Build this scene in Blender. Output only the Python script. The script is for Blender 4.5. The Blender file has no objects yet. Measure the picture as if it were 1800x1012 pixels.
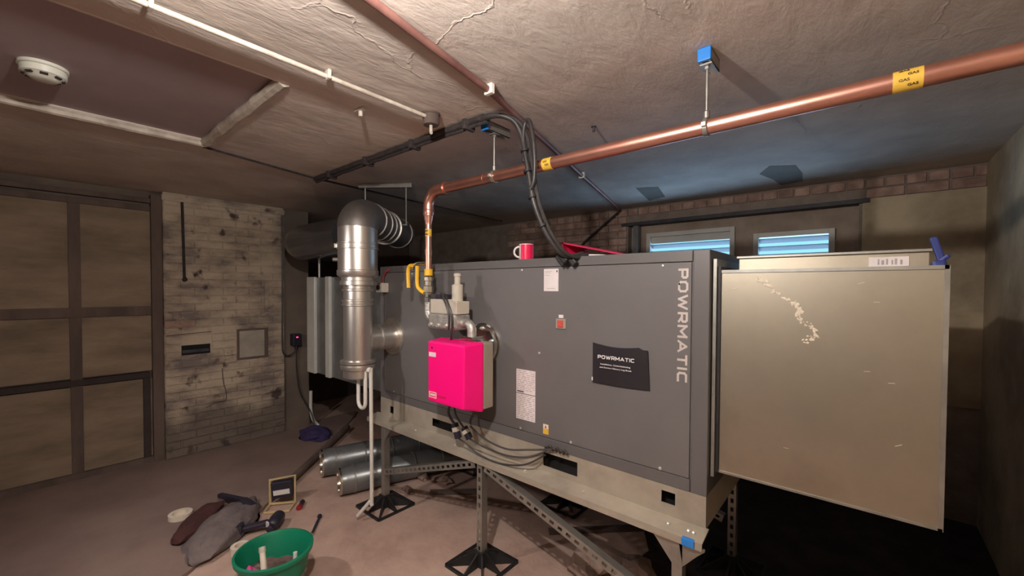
import bpy, bmesh, math, random
from mathutils import Vector, Matrix, noise
random.seed(7)
SC = bpy.context.scene
COL = SC.collection
PI = math.pi

# ------------------------------------------------------------------ camera
YAW, PIT, ROL = math.radians(40.44), math.radians(-1.253), math.radians(.262)
cam = bpy.data.cameras.new('camera')
cam.sensor_width = 36
cam.lens = 729.47 / 1800 * 36
cam.shift_y = 16.43 / 1800
cam.clip_start = .05
camo = bpy.data.objects.new('camera', cam)
COL.objects.link(camo)
_f = Vector((-math.sin(YAW) * math.cos(PIT), math.cos(YAW) * math.cos(PIT), math.sin(PIT)))
_r = Vector((math.cos(YAW), math.sin(YAW), 0))
_u = _r.cross(_f)
_r2 = _r * math.cos(ROL) + _u * math.sin(ROL)
_u2 = _u * math.cos(ROL) - _r * math.sin(ROL)
camo.matrix_world = Matrix(((_r2.x, _u2.x, -_f.x, 0), (_r2.y, _u2.y, -_f.y, 0), (_r2.z, _u2.z, -_f.z, 1.6), (0, 0, 0, 1)))
SC.camera = camo

# ------------------------------------------------------------------ world, lights, exposure
W = bpy.data.worlds.new('sky')
SC.world = W
W.use_nodes = True
bg = W.node_tree.nodes['Background']
bg.inputs[0].default_value = (.30, .70, .95, 1)
bg.inputs[1].default_value = 1.15

def lamp(name, kind, loc, power, color, size=.06, target=None, **kw):
    d = bpy.data.lights.new(name, kind)
    d.energy = power
    d.color = color
    if kind == 'AREA':
        d.shape = 'RECTANGLE'; d.size = kw.get('sx', 1); d.size_y = kw.get('sy', 1)
    else:
        d.shadow_soft_size = size
    if kind == 'SPOT':
        d.spot_size = math.radians(kw.get('angle', 100)); d.spot_blend = kw.get('blend', .6)
    o = bpy.data.objects.new(name, d)
    COL.objects.link(o)
    o.location = loc
    if target:
        o.rotation_euler = (Vector(target) - Vector(loc)).to_track_quat('-Z', 'Y').to_euler()
    return o

lamp('work_lamp', 'POINT', (-.69, .25, 2.31), 92, (1, .935, .885), .025)
lamp('site_lamp', 'SPOT', (-2.55, -.25, 1.85), 50, (1, .90, .86), .04, (-2.9, 1.7, .15), angle=122, blend=.8)
# added blue fill lamp outside the louvres, boosts daylight on the rear ceiling
lamp('louvre_fill', 'AREA', (-.95, 5.1, 1.35), 85, (.40, .64, 1.0), target=(-.9, 3.2, 2.6), sx=2.6, sy=1.2)
SC.view_settings.view_transform = 'Standard'
SC.view_settings.look = 'None'
SC.view_settings.exposure = .12
SC.view_settings.gamma = 1
SC.view_settings.use_curve_mapping = False

# ------------------------------------------------------------------ materials
def lin(c):
    return tuple(((v / 255) / 12.92 if v / 255 <= .04045 else (((v / 255) + .055) / 1.055) ** 2.4) for v in c) + (1,)

MATS = {}
def pm(name, cols, scale=4, rough=.6, metal=0, bump=0, bscale=40, stretch=(1, 1, 1), lo=.35, hi=.65, rnd=0, rvar=0, detail=6, bdist=.01, coat=0):
    """procedural material: noise-mixed colours (sRGB) + noise bump, in world space"""
    m = bpy.data.materials.new(name); m.use_nodes = True
    nt = m.node_tree; N = nt.nodes; L = nt.links
    b = N['Principled BSDF']
    b.inputs['Roughness'].default_value = rough
    b.inputs['Metallic'].default_value = metal
    b.inputs['Coat Weight'].default_value = coat
    geo = N.new('ShaderNodeNewGeometry')
    mp = N.new('ShaderNodeMapping'); mp.inputs['Scale'].default_value = stretch
    L.new(geo.outputs['Position'], mp.inputs['Vector'])
    nz = N.new('ShaderNodeTexNoise'); nz.inputs['Scale'].default_value = scale; nz.inputs['Detail'].default_value = detail
    nz.inputs['Roughness'].default_value = .6
    L.new(mp.outputs[0], nz.inputs['Vector'])
    cr = N.new('ShaderNodeValToRGB')
    cr.color_ramp.elements[0].position = lo; cr.color_ramp.elements[0].color = lin(cols[0])
    cr.color_ramp.elements[1].position = hi; cr.color_ramp.elements[1].color = lin(cols[-1])
    if len(cols) == 3:
        e = cr.color_ramp.elements.new((lo + hi) / 2); e.color = lin(cols[1])
    L.new(nz.outputs['Fac'], cr.inputs[0])
    out = cr.outputs[0]
    if rnd:
        oi = N.new('ShaderNodeObjectInfo')
        hs = N.new('ShaderNodeHueSaturation')
        mr = N.new('ShaderNodeMapRange'); mr.inputs['To Min'].default_value = 1 - rnd; mr.inputs['To Max'].default_value = 1 + rnd
        L.new(oi.outputs['Random'], mr.inputs['Value']); L.new(mr.outputs[0], hs.inputs['Value']); L.new(out, hs.inputs['Color'])
        out = hs.outputs[0]
    L.new(out, b.inputs['Base Color'])
    if rvar:
        mr = N.new('ShaderNodeMapRange'); mr.inputs['To Min'].default_value = rough - rvar; mr.inputs['To Max'].default_value = rough + rvar
        L.new(nz.outputs['Fac'], mr.inputs['Value']); L.new(mr.outputs[0], b.inputs['Roughness'])
    if bump:
        n2 = N.new('ShaderNodeTexNoise'); n2.inputs['Scale'].default_value = bscale; n2.inputs['Detail'].default_value = 8
        L.new(mp.outputs[0], n2.inputs['Vector'])
        bp = N.new('ShaderNodeBump'); bp.inputs['Strength'].default_value = bump; bp.inputs['Distance'].default_value = bdist
        L.new(n2.outputs['Fac'], bp.inputs['Height']); L.new(bp.outputs[0], b.inputs['Normal'])
    MATS[name] = m
    return m

def ceiling_material():
    m = pm('ceiling_plaster', [(188, 175, 164), (214, 202, 190)], 2.2, .85)
    nt = m.node_tree; N = nt.nodes; L = nt.links; b = N['Principled BSDF']
    geo = N.new('ShaderNodeNewGeometry')
    def mapping(s, rot=0):
        mp = N.new('ShaderNodeMapping'); mp.inputs['Scale'].default_value = s; mp.inputs['Rotation'].default_value = (0, 0, rot)
        L.new(geo.outputs['Position'], mp.inputs['Vector']); return mp
    # trowelled streaks
    a = N.new('ShaderNodeTexNoise'); a.inputs['Scale'].default_value = 7; a.inputs['Detail'].default_value = 10; a.inputs['Distortion'].default_value = .3; a.inputs['Roughness'].default_value = .62
    L.new(mapping((1.7, .7, 1), -.25).outputs[0], a.inputs['Vector'])
    # flaking ridges: warped, thin lines
    w = N.new('ShaderNodeTexNoise'); w.inputs['Scale'].default_value = 2.3; w.inputs['Detail'].default_value = 7
    L.new(geo.outputs['Position'], w.inputs['Vector'])
    mixv = N.new('ShaderNodeVectorMath'); mixv.operation = 'MULTIPLY_ADD'
    mixv.inputs[1].default_value = (.55, .55, .55)
    L.new(w.outputs['Color'], mixv.inputs[0]); L.new(mapping((1, .7, 1), .4).outputs[0], mixv.inputs[2])
    v = N.new('ShaderNodeTexVoronoi'); v.feature = 'DISTANCE_TO_EDGE'; v.inputs['Scale'].default_value = 1.7
    L.new(mixv.outputs[0], v.inputs['Vector'])
    mr = N.new('ShaderNodeMapRange'); mr.inputs['From Max'].default_value = .012; mr.inputs['To Min'].default_value = 1; mr.inputs['To Max'].default_value = 0
    L.new(v.outputs['Distance'], mr.inputs['Value'])
    gate = N.new('ShaderNodeMapRange'); gate.inputs['From Min'].default_value = .5; gate.inputs['From Max'].default_value = .62
    g = N.new('ShaderNodeTexNoise'); g.inputs['Scale'].default_value = 1.7; g.inputs['Detail'].default_value = 3
    L.new(geo.outputs['Position'], g.inputs['Vector']); L.new(g.outputs['Fac'], gate.inputs['Value'])
    mu = N.new('ShaderNodeMath'); mu.operation = 'MULTIPLY'
    L.new(mr.outputs[0], mu.inputs[0]); L.new(gate.outputs[0], mu.inputs[1])
    fine = N.new('ShaderNodeTexNoise'); fine.inputs['Scale'].default_value = 38; fine.inputs['Detail'].default_value = 5
    L.new(mapping((1.6, .7, 1), -.25).outputs[0], fine.inputs['Vector'])
    a2 = N.new('ShaderNodeMath'); a2.operation = 'MULTIPLY_ADD'; a2.inputs[1].default_value = .09
    L.new(fine.outputs['Fac'], a2.inputs[0]); L.new(a.outputs['Fac'], a2.inputs[2])
    ad = N.new('ShaderNodeMath'); ad.operation = 'MULTIPLY_ADD'; ad.inputs[1].default_value = .22
    L.new(mu.outputs[0], ad.inputs[0]); L.new(a2.outputs[0], ad.inputs[2])
    bp = N.new('ShaderNodeBump'); bp.inputs['Strength'].default_value = .85; bp.inputs['Distance'].default_value = .010
    L.new(ad.outputs[0], bp.inputs['Height']); L.new(bp.outputs[0], b.inputs['Normal'])
    return m

def breast_material(name, rnd):
    """limewashed brick: cream paint worn to grey, with damp at the foot"""
    m = pm(name, [(126, 114, 108), (170, 154, 136), (192, 176, 155)], 2.6, .9, bump=.5, bscale=45, lo=.36, hi=.6, rnd=rnd, stretch=(1, 1, 2.2))
    nt = m.node_tree; N = nt.nodes; L = nt.links; b = N['Principled BSDF']
    src = b.inputs['Base Color'].links[0].from_socket
    geo = N.new('ShaderNodeNewGeometry')
    n1 = N.new('ShaderNodeTexNoise'); n1.inputs['Scale'].default_value = 5; n1.inputs['Detail'].default_value = 8
    L.new(geo.outputs['Position'], n1.inputs['Vector'])
    r1 = N.new('ShaderNodeMapRange'); r1.inputs['From Min'].default_value = .60; r1.inputs['From Max'].default_value = .66
    L.new(n1.outputs['Fac'], r1.inputs['Value'])
    mx = N.new('ShaderNodeMix'); mx.data_type = 'RGBA'; mx.inputs['B'].default_value = lin((84, 66, 62))
    L.new(r1.outputs[0], mx.inputs['Factor']); L.new(src, mx.inputs['A'])
    # damp tide mark near the floor
    sx = N.new('ShaderNodeSeparateXYZ'); L.new(geo.outputs['Position'], sx.inputs[0])
    n2 = N.new('ShaderNodeTexNoise'); n2.inputs['Scale'].default_value = 3; n2.inputs['Detail'].default_value = 5
    L.new(geo.outputs['Position'], n2.inputs['Vector'])
    ma = N.new('ShaderNodeMath'); ma.operation = 'MULTIPLY_ADD'; ma.inputs[1].default_value = -.7
    L.new(n2.outputs['Fac'], ma.inputs[0]); L.new(sx.outputs['Z'], ma.inputs[2])
    r2 = N.new('ShaderNodeMapRange'); r2.inputs['From Min'].default_value = -.06; r2.inputs['From Max'].default_value = .10
    r2.inputs['To Min'].default_value = .75; r2.inputs['To Max'].default_value = 0
    L.new(ma.outputs[0], r2.inputs['Value'])
    m2 = N.new('ShaderNodeMix'); m2.data_type = 'RGBA'; m2.inputs['B'].default_value = lin((78, 68, 66))
    L.new(r2.outputs[0], m2.inputs['Factor']); L.new(mx.outputs['Result'], m2.inputs['A'])
    L.new(m2.outputs['Result'], b.inputs['Base Color'])
    return m

ceiling_material()
breast_material('limewash_brick', .02)
breast_material('limewash_joint', 0)
pm('panel_board', [(120, 104, 88), (152, 134, 113)], 3, .9, bump=.35, bscale=30, stretch=(1, .6, 2), rnd=.06)
pm('old_timber', [(86, 72, 66), (108, 92, 84)], 6, .85, bump=.4, stretch=(1, 1, .3))
pm('ceiling_board', [(150, 132, 134), (162, 145, 146)], 2, .8)
pm('floor_concrete', [(158, 130, 118), (182, 154, 140), (198, 171, 156)], 2.4, .9, bump=.35, bscale=25, lo=.3, hi=.7)
pm('floor_screed', [(124, 104, 97), (144, 123, 113)], 1.6, .92, bump=.4, bscale=30)
pm('wall_plaster', [(158, 142, 118), (202, 185, 155)], 1.6, .92, bump=.5, bscale=18, lo=.4, hi=.62)
pm('wall_dull', [(100, 90, 82), (125, 112, 100)], 2, .92, bump=.4, bscale=20)
pm('red_brick', [(140, 112, 100), (182, 152, 136)], 9, .93, bump=.5, rnd=.22)
pm('mortar', [(128, 114, 104), (150, 136, 124)], 8, .95, bump=.4)
pm('heater_grey', [(101, 98, 98), (106, 103, 103)], 3, .42, bump=.05, bscale=500, bdist=.001)
pm('heater_trim', [(94, 91, 91), (98, 95, 95)], 3, .42)
pm('galvanised', [(150, 148, 142), (176, 173, 165)], 9, .42, .75, lo=.3, hi=.7, rvar=.06)
pm('galvanised_matt', [(160, 152, 138), (182, 173, 158)], 6, .5, .3, rvar=.06)
pm('galvanised_dark', [(118, 121, 122), (138, 141, 142)], 5, .34, .6)
pm('galvanised_black', [(92, 94, 100), (108, 110, 116)], 5, .24, .8)
pm('duct_sheet', [(156, 147, 131), (176, 167, 150), (166, 158, 142)], 1.3, .42, .85, lo=.35, hi=.65, rvar=.05)
pm('stainless', [(200, 195, 188), (216, 211, 204)], 12, .33, .88, stretch=(1, 1, .1))
pm('stainless_matt', [(128, 122, 118), (142, 136, 132)], 12, .5, .8)
pm('chrome', [(205, 203, 198), (218, 216, 210)], 10, .18, 1)
pm('copper', [(216, 156, 138), (228, 170, 152)], 5, .36, .95, rvar=.06)
pm('copper_old', [(122, 84, 78), (150, 108, 98)], 7, .55, .4)
pm('white_paint_metal', [(168, 156, 142), (206, 196, 182)], 14, .5, bump=.3)
pm('white_plastic', [(214, 210, 202), (224, 220, 212)], 4, .45)
pm('detector_plastic', [(206, 206, 192), (214, 214, 200)], 4, .4)
pm('black_rubber', [(30, 29, 30), (40, 39, 40)], 8, .55)
pm('cable_black', [(46, 43, 43), (62, 58, 57)], 20, .45)
pm('lagging', [(46, 41, 41), (66, 58, 56)], 18, .9, bump=.8, bscale=60)
pm('dark_void', [(14, 13, 14), (18, 17, 18)], 5, .9)  # near-black painted as shade in openings; also the dial's own black
pm('dark_steel', [(58, 56, 60), (76, 74, 78)], 10, .6, .4, bump=.2)
pm('burner_pink', [(252, 0, 122), (255, 4, 130)], 3, .4)
pm('burner_beige', [(150, 138, 124), (158, 146, 132)], 3, .5)
pm('paper_white', [(214, 206, 206), (226, 218, 218)], 8, .7)
pm('paper_print', [(150, 143, 145), (166, 158, 160)], 60, .7)
pm('ink_dark', [(40, 38, 40), (52, 50, 52)], 8, .7)
pm('letter_grey', [(186, 176, 172), (196, 186, 182)], 8, .5)
pm('letter_white', [(230, 226, 226), (238, 234, 234)], 8, .6)
pm('booklet_black', [(28, 25, 30), (36, 32, 38)], 6, .55)
pm('yellow_plastic', [(232, 176, 30), (240, 190, 44)], 6, .45)
pm('yellow_tape', [(222, 176, 62), (232, 190, 80)], 6, .5)
pm('tape_ink', [(58, 40, 20), (70, 48, 24)], 6, .6)
pm('blue_plastic', [(36, 120, 205), (44, 132, 215)], 6, .4)
pm('blue_dark', [(30, 44, 110), (42, 56, 124)], 6, .45)
pm('mug_white', [(226, 220, 216), (232, 226, 222)], 3, .25)
pm('mug_pink', [(236, 30, 84), (242, 40, 92)], 3, .3)
pm('binder_red', [(176, 24, 66), (200, 36, 80)], 4, .45)
pm('cast_alloy', [(168, 164, 158), (196, 192, 186)], 30, .4, .7, bump=.3, bscale=120)
pm('valve_cream', [(190, 182, 168), (198, 190, 176)], 5, .5)
pm('green_plastic', [(8, 112, 82), (14, 124, 92)], 5, .42)
pm('cloth_grey', [(96, 86, 86), (120, 108, 106)], 8, .95, bump=.5, bscale=50)
pm('liner_red', [(62, 34, 34), (78, 44, 42)], 8, .9, bump=.4)
pm('cloth_purple', [(52, 42, 84), (66, 54, 98)], 8, .9, bump=.4)
pm('tool_black', [(36, 34, 46), (48, 45, 60)], 10, .45)
pm('tool_yellow', [(190, 168, 122), (204, 182, 134)], 6, .5)
pm('tool_red', [(140, 34, 38), (156, 44, 46)], 6, .5)
pm('pink_cloth', [(206, 70, 140), (220, 90, 156)], 8, .8)
pm('rubble', [(134, 112, 102), (158, 134, 122)], 9, .95, bump=.6)
pm('debris_brown', [(84, 62, 60), (120, 96, 88)], 30, .95, bump=.8)
pm('foam_cream', [(212, 200, 182), (224, 212, 194)], 12, .8)
pm('louvre_grey', [(196, 191, 182), (206, 201, 192)], 5, .5)
pm('louvre_slat', [(88, 98, 104), (98, 108, 114)], 5, .4)
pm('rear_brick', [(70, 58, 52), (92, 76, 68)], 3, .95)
pm('dark_timber', [(52, 43, 42), (66, 55, 52)], 6, .85, bump=.4)
pm('floor_shade', [(36, 30, 28), (58, 48, 45)], 6, .95, bump=.5)  # dark brown carrying the painted shade on the floor
pm('seam_glint', [(200, 201, 194), (212, 213, 206)], 6, .4, .3)  # paler than the duct sheet, lamp reflection painted into the seams
pm('red_led', [(230, 40, 80), (236, 46, 86)], 5, .4)
pm('switch_red', [(196, 74, 66), (204, 82, 72)], 5, .4)
pm('screw_metal', [(205, 202, 196), (215, 212, 206)], 5, .3, .6)
pm('infill_board', [(150, 132, 116), (172, 154, 138)], 5, .9, bump=.4)
pm('ceiling_patch', [(120, 114, 104), (130, 124, 112)], 6, .9)
_n = MATS['red_led'].node_tree.nodes['Principled BSDF']
_n.inputs['Emission Color'].default_value = (1, .05, .2, 1); _n.inputs['Emission Strength'].default_value = 2

# ------------------------------------------------------------------ mesh helpers
ABS = {}
def obj(name, bm, mat, parent=None, smooth=False, bevel=0, local=False, angle=40):
    """link bm as one mesh object; its origin goes to the bottom centre of its bounds"""
    me = bpy.data.meshes.new(name)
    bmesh.ops.recalc_face_normals(bm, faces=bm.faces)
    xs = [v.co for v in bm.verts]
    lo = Vector((min(v.x for v in xs), min(v.y for v in xs), min(v.z for v in xs)))
    hi = Vector((max(v.x for v in xs), max(v.y for v in xs), max(v.z for v in xs)))
    c = Vector(((lo.x + hi.x) / 2, (lo.y + hi.y) / 2, lo.z))
    for v in bm.verts: v.co -= c
    bm.to_mesh(me); bm.free()
    for p in me.polygons: p.use_smooth = smooth
    if smooth:
        try: me.set_sharp_from_angle(angle=math.radians(angle))
        except Exception: pass
    me.materials.append(MATS[mat])
    o = bpy.data.objects.new(name, me)
    COL.objects.link(o)
    ABS[o.name] = c.copy()
    if parent:
        o.parent = parent
        o.location = c - ABS[parent.name]
    else:
        o.location = c
    if bevel:
        md = o.modifiers.new('bevel', 'BEVEL'); md.width = bevel; md.segments = 2; md.limit_method = 'ANGLE'
    return o

def thing(name, label, cat, loc, group=None, local=False, rotz=0):
    o = bpy.data.objects.new(name, None)
    o.empty_display_size = .1
    COL.objects.link(o); o.location = loc; o.rotation_euler = (0, 0, rotz)
    o['label'] = label; o['category'] = cat
    if group: o['group'] = group
    ABS[o.name] = Vector((0, 0, 0)) if local else Vector(loc)
    return o

def tag(o, label, cat, group=None):
    o['label'] = label; o['category'] = cat
    if group: o['group'] = group
    return o

def struct(o, label=None):
    o['kind'] = 'structure'
    if label: o['label'] = label
    return o

def dup(root, dloc, label):
    r = root.copy(); COL.objects.link(r); r.location = root.location + Vector(dloc); r['label'] = label
    ABS[r.name] = ABS[root.name] + Vector(dloc)
    for ch in list(root.children):
        c = ch.copy(); COL.objects.link(c); c.parent = r
        for g in list(ch.children):
            d = g.copy(); COL.objects.link(d); d.parent = c
    return r

def B(): return bmesh.new()

def box(bm, lo, hi):
    x0, y0, z0 = lo; x1, y1, z1 = hi
    v = [bm.verts.new(p) for p in ((x0, y0, z0), (x1, y0, z0), (x1, y1, z0), (x0, y1, z0), (x0, y0, z1), (x1, y0, z1), (x1, y1, z1), (x0, y1, z1))]
    for f in ((0, 3, 2, 1), (4, 5, 6, 7), (0, 1, 5, 4), (1, 2, 6, 5), (2, 3, 7, 6), (3, 0, 4, 7)):
        bm.faces.new([v[i] for i in f])
    return bm

def bx(lo, hi): return box(B(), lo, hi)

def frame_of(d):
    d = d.normalized()
    a = Vector((0, 0, 1)) if abs(d.z) < .9 else Vector((0, 1, 0))
    s = a.cross(d).normalized(); t = d.cross(s)
    return s, t, d

def obox(bm, p0, p1, w, h, up=None):
    """box along p0-p1, w across (s), h along t"""
    p0, p1 = Vector(p0), Vector(p1); d = p1 - p0
    s, t, _ = frame_of(d)
    if up is not None:
        t = Vector(up); t = (t - d.normalized() * t.dot(d.normalized())).normalized(); s = t.cross(d.normalized())
    q = [(-1, -1), (1, -1), (1, 1), (-1, 1)]
    v = [bm.verts.new(p + s * a * w / 2 + t * b * h / 2) for p in (p0, p1) for a, b in q]
    for f in ((0, 3, 2, 1), (4, 5, 6, 7), (0, 1, 5, 4), (1, 2, 6, 5), (2, 3, 7, 6), (3, 0, 4, 7)):
        bm.faces.new([v[i] for i in f])
    return bm

def tube(bm, pts, r, seg=12, cap=True, radii=None):
    pts = [Vector(p) for p in pts]
    rings = []
    prev = None
    for i, p in enumerate(pts):
        d = (pts[min(i + 1, len(pts) - 1)] - pts[max(i - 1, 0)]).normalized()
        if prev is None: s, t, _ = frame_of(d)
        else:
            s = prev - d * prev.dot(d)
            s = s.normalized() if s.length > 1e-6 else frame_of(d)[0]
            t = d.cross(s)
        prev = s
        rr = radii[i] if radii else r
        rings.append([bm.verts.new(p + (s * math.cos(a) + t * math.sin(a)) * rr) for a in [2 * PI * k / seg for k in range(seg)]])
    for a, b in zip(rings, rings[1:]):
        for k in range(seg):
            bm.faces.new((a[k], a[(k + 1) % seg], b[(k + 1) % seg], b[k]))
    if cap:
        bm.faces.new(list(reversed(rings[0]))); bm.faces.new(rings[-1])
    return bm

def cyl(bm, p0, p1, r, seg=16, r2=None):
    return tube(bm, [p0, p1], r, seg, radii=[r, r if r2 is None else r2])

def lathe(bm, prof, origin, axis=(0, 0, 1), seg=28):
    """prof: (radius, along axis) pairs"""
    o = Vector(origin); s, t, d = frame_of(Vector(axis))
    rings = []
    for rr, h in prof:
        rings.append([bm.verts.new(o + d * h + (s * math.cos(a) + t * math.sin(a)) * max(rr, 1e-4)) for a in [2 * PI * k / seg for k in range(seg)]])
    for a, b in zip(rings, rings[1:]):
        for k in range(seg):
            bm.faces.new((a[k], a[(k + 1) % seg], b[(k + 1) % seg], b[k]))
    bm.faces.new(list(reversed(rings[0]))); bm.faces.new(rings[-1])
    return bm

def spline(pts, n=8):
    P = [Vector(p) for p in pts]
    out = []
    for i in range(len(P) - 1):
        p0 = P[max(i - 1, 0)]; p1 = P[i]; p2 = P[i + 1]; p3 = P[min(i + 2, len(P) - 1)]
        for k in range(n):
            t = k / n
            out.append(.5 * ((2 * p1) + (p2 - p0) * t + (2 * p0 - 5 * p1 + 4 * p2 - p3) * t * t + (3 * p1 - p0 - 3 * p2 + p3) * t ** 3))
    out.append(P[-1])
    return out

def arc(c, a, b, r, a0, a1, n=10):
    """points on an arc about c in the plane of unit vectors a, b"""
    c, a, b = Vector(c), Vector(a), Vector(b)
    return [c + (a * math.cos(a0 + (a1 - a0) * i / n) + b * math.sin(a0 + (a1 - a0) * i / n)) * r for i in range(n + 1)]

def prism(bm, poly, lo, hi, axis='Y'):
    """extrude a 2-D polygon along axis. axis Y: (x,z); X: (y,z); Z: (x,y)"""
    def mk(p, h):
        return (p[0], h, p[1]) if axis == 'Y' else (h, p[0], p[1]) if axis == 'X' else (p[0], p[1], h)
    a = [bm.verts.new(mk(p, lo)) for p in poly]; b = [bm.verts.new(mk(p, hi)) for p in poly]
    n = len(poly)
    bm.faces.new(a); bm.faces.new(list(reversed(b)))
    for i in range(n): bm.faces.new((a[i], a[(i + 1) % n], b[(i + 1) % n], b[i]))
    return bm

def plate_holes(bm, x0, x1, z0, z1, y0, y1, holes):
    """upright plate in X-Z with rectangular holes [(hx0,hx1,hz0,hz1)] sorted in x"""
    x = x0
    for a, b, c, d in holes:
        if a > x: box(bm, (x, y0, z0), (a, y1, z1))
        if c > z0: box(bm, (a, y0, z0), (b, y1, c))
        if d < z1: box(bm, (a, y0, d), (b, y1, z1))
        x = b
    if x < x1: box(bm, (x, y0, z0), (x1, y1, z1))
    return bm

def text(name, body, mat, parent, origin, right, up, width, height, depth=.0008, local=False, bold=0):
    cu = bpy.data.curves.new(name, 'FONT'); cu.body = body; cu.extrude = .01; cu.offset = bold; cu.resolution_u = 3
    t = bpy.data.objects.new(name, cu); COL.objects.link(t)
    dg = bpy.context.evaluated_depsgraph_get(); dg.update()
    me = bpy.data.meshes.new_from_object(t.evaluated_get(dg))
    bpy.data.objects.remove(t)
    xs = [v.co.x for v in me.vertices]; ys = [v.co.y for v in me.vertices]
    x0, x1, y0, y1 = min(xs), max(xs), min(ys), max(ys)
    o, R, U = Vector(origin), Vector(right).normalized(), Vector(up).normalized(); Nn = R.cross(U)
    bm = B(); bm.from_mesh(me); bpy.data.meshes.remove(me)
    for v in bm.verts:
        v.co = o + R * ((v.co.x - x0) / (x1 - x0) * width) + U * ((v.co.y - y0) / (y1 - y0) * height) + Nn * (v.co.z / .01 * depth)
    return obj(name, bm, mat, parent)

_P = [(0, 0), (0, 1), (.85, 1), (1, .85), (1, .55), (.85, .4), (0, .4)]
GLYPH = {'P': (.95, [_P]), 'R': (1.0, [_P, [(.45, .4), (1, 0)]]),
         'O': (1.1, [[(.2, 0), (.8, 0), (1, .2), (1, .8), (.8, 1), (.2, 1), (0, .8), (0, .2), (.2, 0)]]),
         'W': (1.55, [[(0, 1), (.25, 0), (.5, .9), (.75, 0), (1, 1)]]), 'M': (1.3, [[(0, 0), (0, 1), (.5, .3), (1, 1), (1, 0)]]),
         'A': (1.2, [[(0, 0), (.5, 1), (1, 0)], [(.2, .28), (.8, .28)]]), 'T': (1.0, [[(0, 1), (1, 1)], [(.5, 1), (.5, 0)]]),
         'I': (0, [[(0, 0), (0, 1)]]), 'C': (.95, [[(1, 1), (.2, 1), (0, .8), (0, .2), (.2, 0), (1, 0)]])}
def block_word(name, word, mat, parent, origin, right, up, width, height, th=.2, gap=.34, depth=.0006):
    """wide squared lettering built from strokes"""
    o, Rr, U = Vector(origin), Vector(right), Vector(up); n = Rr.cross(U)
    tot = sum(GLYPH[c][0] + th for c in word) + gap * (len(word) - 1)
    kx = width / tot; ky = height / (1 + th)
    b = B(); x = th / 2; cnt = 0
    for c in word:
        w, lines = GLYPH[c]
        for ln in lines:
            pts = [Vector((x + px * w, py + th / 2)) for px, py in ln]
            for i in range(len(pts) - 1):
                d = (pts[i + 1] - pts[i]).normalized(); a, e = pts[i] - d * th * .45, pts[i + 1] + d * th * .45
                q = Vector((-d.y, d.x)) * th / 2
                cnt += 1; h_ = depth + (cnt % 7) * .00006
                v = [b.verts.new(o + Rr * (k.x * kx) + U * (max(0, min(1 + th, k.y)) * ky) + n * hh) for hh in (0, h_) for k in (a + q, a - q, e - q, e + q)]
                for f in ((0, 3, 2, 1), (4, 5, 6, 7), (0, 1, 5, 4), (1, 2, 6, 5), (2, 3, 7, 6), (3, 0, 4, 7)): b.faces.new([v[j] for j in f])
        x += w + th + gap
    return obj(name, b, mat, parent)

def blob(bm, c, rx, ry, rz, n=2, amp=.25, seed=0):
    m = bmesh.ops.create_icosphere(bm, subdivisions=n, radius=1)
    for v in m['verts']:
        k = 1 + amp * noise.noise(v.co * 1.6 + Vector((seed * 7.3, seed, 0)))
        v.co = Vector((c[0] + v.co.x * rx * k, c[1] + v.co.y * ry * k, c[2] + v.co.z * rz * k))
    return bm

# ------------------------------------------------------------------ the room
ZC = 2.45
XL, XR, YB, YR = -4.9, .60, 4.15, -2.7
struct(obj('floor', bx((XL - 1.1, YR - .2, -.1), (XR + .2, YB + .3, 0)), 'floor_concrete'), 'pinkish dusty concrete floor under the heater')
edge = [(-2.45, -.25), (-2.63, .28), (-2.87, .60), (-3.10, .88), (-3.36, 1.20), (-3.66, 1.52), (-3.96, 1.81), (-4.4, 2.28), (-4.9, 2.72)]
rag = []
for (a, b), (c, d) in zip(edge, edge[1:]):
    for k in range(8):
        t = k / 8; q = noise.noise(Vector((a * 9 + k, b * 5, 3))) * .014
        rag.append((a + (c - a) * t + q, b + (d - b) * t + q))
rag.append(edge[-1])
poly = [(-4.95, YR), (-2.3, YR)] + rag + [(-4.95, 2.72)]
struct(obj('floor', prism(B(), poly, .0, .022, 'Z'), 'floor_screed'), 'darker worn screed beside the panelled wall')

struct(obj('floor', prism(B(), [(-1.20, 2.9), (-1.08, 2.62), (-.98, 2.45), (-1.0, 2.32), (-.88, 2.2), (-.80, 2.02), (-.66, 1.95), (-.52, 1.80), (-.30, 1.72), (XR, 1.55), (XR, YB + .01), (-1.15, YB + .01)], .0, .004, 'Z'), 'floor_shade'), 'dark sheet of painted shade on floor behind the right end of heater')  # thin dark sheet, paints in the shade behind heater and right duct
# ceiling: slab pieces around the sunken smooth board
RX0, RX1, RY1 = -3.02, -1.87, .70
bm = B()
box(bm, (XL - 1.1, YR - .2, ZC), (RX0, YB + .3, ZC + .2))
box(bm, (RX1, YR - .2, ZC), (XR + .2, YB + .3, ZC + .2))
box(bm, (RX0, RY1, ZC), (RX1, YB + .3, ZC + .2))
ceil = struct(obj('ceiling', bm, 'ceiling_plaster'), 'rough plastered ceiling with flaking ridges')
obj('board', bx((RX0, YR - .2, ZC + .032), (RX1, RY1, ZC + .2)), 'ceiling_board', ceil)
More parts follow.
